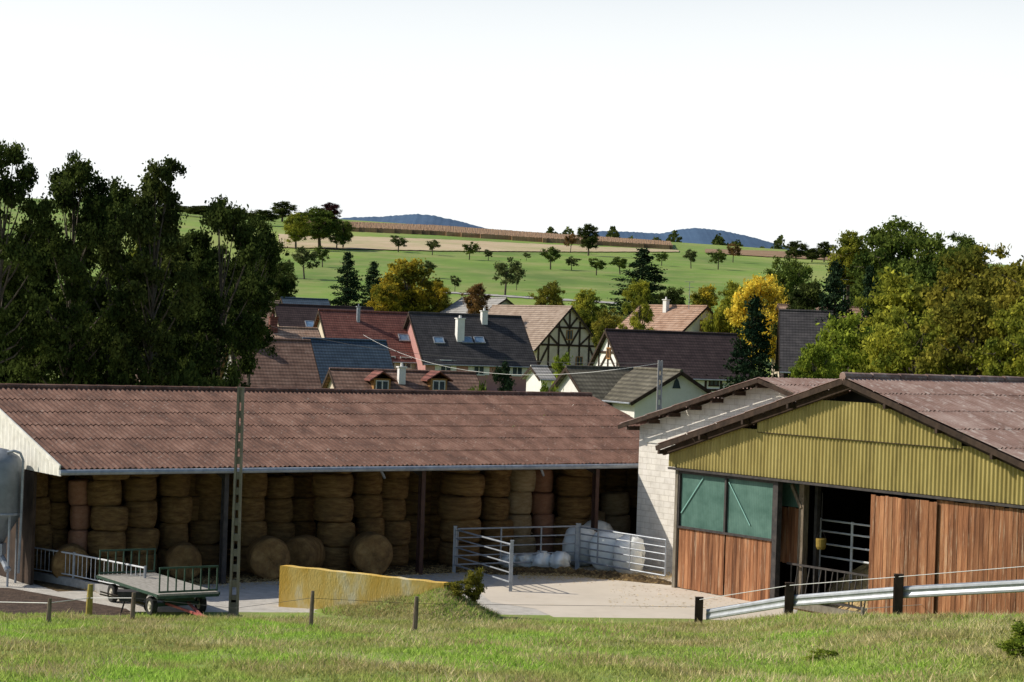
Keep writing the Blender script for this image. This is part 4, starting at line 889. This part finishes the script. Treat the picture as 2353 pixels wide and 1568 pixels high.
for x in(-1.45,1.45):
    for y in(-.74,.74):
        w=MB().lathe((x,y,.27),[(.16,-.08),(.25,-.08),(.27,-.05),(.27,.05),(.25,.08),(.16,.08),(.16,-.08)],22,'Y').build('wheel',M['tyre'],tr,False)
        MB().lathe((x,y,.27),[(0,-.07),(.07,-.09),(.09,-.05),(.155,-.06),(.16,.06),(0,.06)],18,'Y').build('rim',M['rim'],w,False)
b=MB().bar((LT/2-.9,-.35,.34),(LT/2+.9,0,.2),.06).bar((LT/2-.9,.35,.34),(LT/2+.9,0,.2),.06).bar((LT/2+.8,0,.2),(LT/2+1.3,0,.2),.07); b.build('drawbar',M['redp'],tr)
q=G(303,1408); wbw=thing('wheelbarrow','small black wheelbarrow standing beside the railing end','wheelbarrow',(q.x,q.y,0),math.radians(10))
MB().prism([(-.35,-.28,.35),(.3,-.28,.35),(.5,-.28,.62),(-.42,-.28,.62)],(0,.56,0)).build('tub',M['steel_dark'],wbw)
wh=MB().lathe((.5,0,.18),[(.1,-.04),(.18,-.04),(.18,.04),(.1,.04),(.1,-.04)],16,'Y').build('wheel',M['tyre'],wbw); MB().lathe((.5,0,.18),[(0,-.03),(.1,-.03),(.1,.03),(0,.03)],12,'Y').build('rim',M['rim'],wh)
for y in(-.22,.22):
    MB().bar((.5,y*.4,.2),(-.9,y*1.2,.55),.04).build('handle',M['wood'],wbw); MB().bar((-.2,y,.35),(-.3,y,0),.035).build('leg',M['steel_dark'],wbw)
for px,pt,pb,D,lab in((1583,648,705,212,'thin roof antenna above the brown pink roof'),(1938,643,702,205,'roof antenna with white head above orange roof')):
    a=U(px,pb,D);c=U(px,pt,D); t=thing('antenna',lab,'antenna',(a.x,a.y,a.z-.3)); H=c.z-a.z+.3
    MB().tube((0,0,0),(0,0,H),.04,.03,6).build('mast',M['galv'],t); b=MB()
    for z_ in(H,H*.8): b.bar((-.5,0,z_),(.5,0,z_),.04); [b.bar((x,-.25,z_),(x,.25,z_),.03) for x in(-.45,-.2,.1,.4)]
    b.build('aerial',M['whitep'] if px>1900 else M['galv'],t)
# ---------------------------------------------------------------- foreground grass
def blades(n,hmin,hmax,w,name,m,label,dry=False):
    r=np.random.default_rng(5 if dry else 3)
    D=r.uniform(27,58,n); X=r.uniform(-.285,.285,n)*D
    yc=np.interp(X,CX,CYc); nv=np.sin(X*1.1+D*.5)+np.sin(X*.45-D*.9+2)+.7*np.sin(X*2.7+D*1.7)
    nv+=.1*(X)+.05*(D-40)
    keep=(D<yc+.3+.4*np.sin(X*3))
    keep&= (nv+r.normal(size=n)*.8>(.35 if dry else -9))
    X=X[keep];D=D[keep]; Z=T(X,D)
    k=int(n*.05); s=r.uniform(.22,1.37,k); w_=r.uniform(-1.5,1.9,k); kp=(bankz(s,w_)>.05); s=s[kp]; w_=w_[kp]
    X=np.append(X,wl.x+wd.x*s+wn.x*w_); D=np.append(D,wl.y+wd.y*s+wn.y*w_); Z=np.append(Z,bankz(s,w_)-.02)
    n=len(X); P=np.stack([X,D,Z-.01],1); a=r.random(n)*6.283; wv=np.stack([np.cos(a),np.sin(a),0*a],1)*w*(.6+.8*r.random(n))[:,None]
    H=r.uniform(hmin,hmax,n)*(.7+.5*r.random(n)); ln=r.normal(size=(n,2))*.6*H[:,None]; tip=P+np.stack([ln[:,0],ln[:,1],H],1)
    v=np.stack([P-wv,P+wv,tip],1).reshape(-1,3)
    me=bpy.data.meshes.new(name); me.vertices.add(3*n); me.vertices.foreach_set('co',v.ravel().astype('f')); me.loops.add(3*n); me.loops.foreach_set('vertex_index',np.arange(3*n,dtype='i'))
    me.polygons.add(n); me.polygons.foreach_set('loop_start',np.arange(0,3*n,3,dtype='i')); me.update(calc_edges=True); me.materials.append(m)
    o=bpy.data.objects.new(name,me); C.objects.link(o); tag(o,label,'grass',kind='stuff')
blades(230000,.05,.13,.014,'grass',M['grassb'],'green pasture grass covering the foreground bank')
blades(150000,.07,.20,.011,'dry_grass',M['grassd'],'dry brown grass tufts mixed in the foreground bank',True)
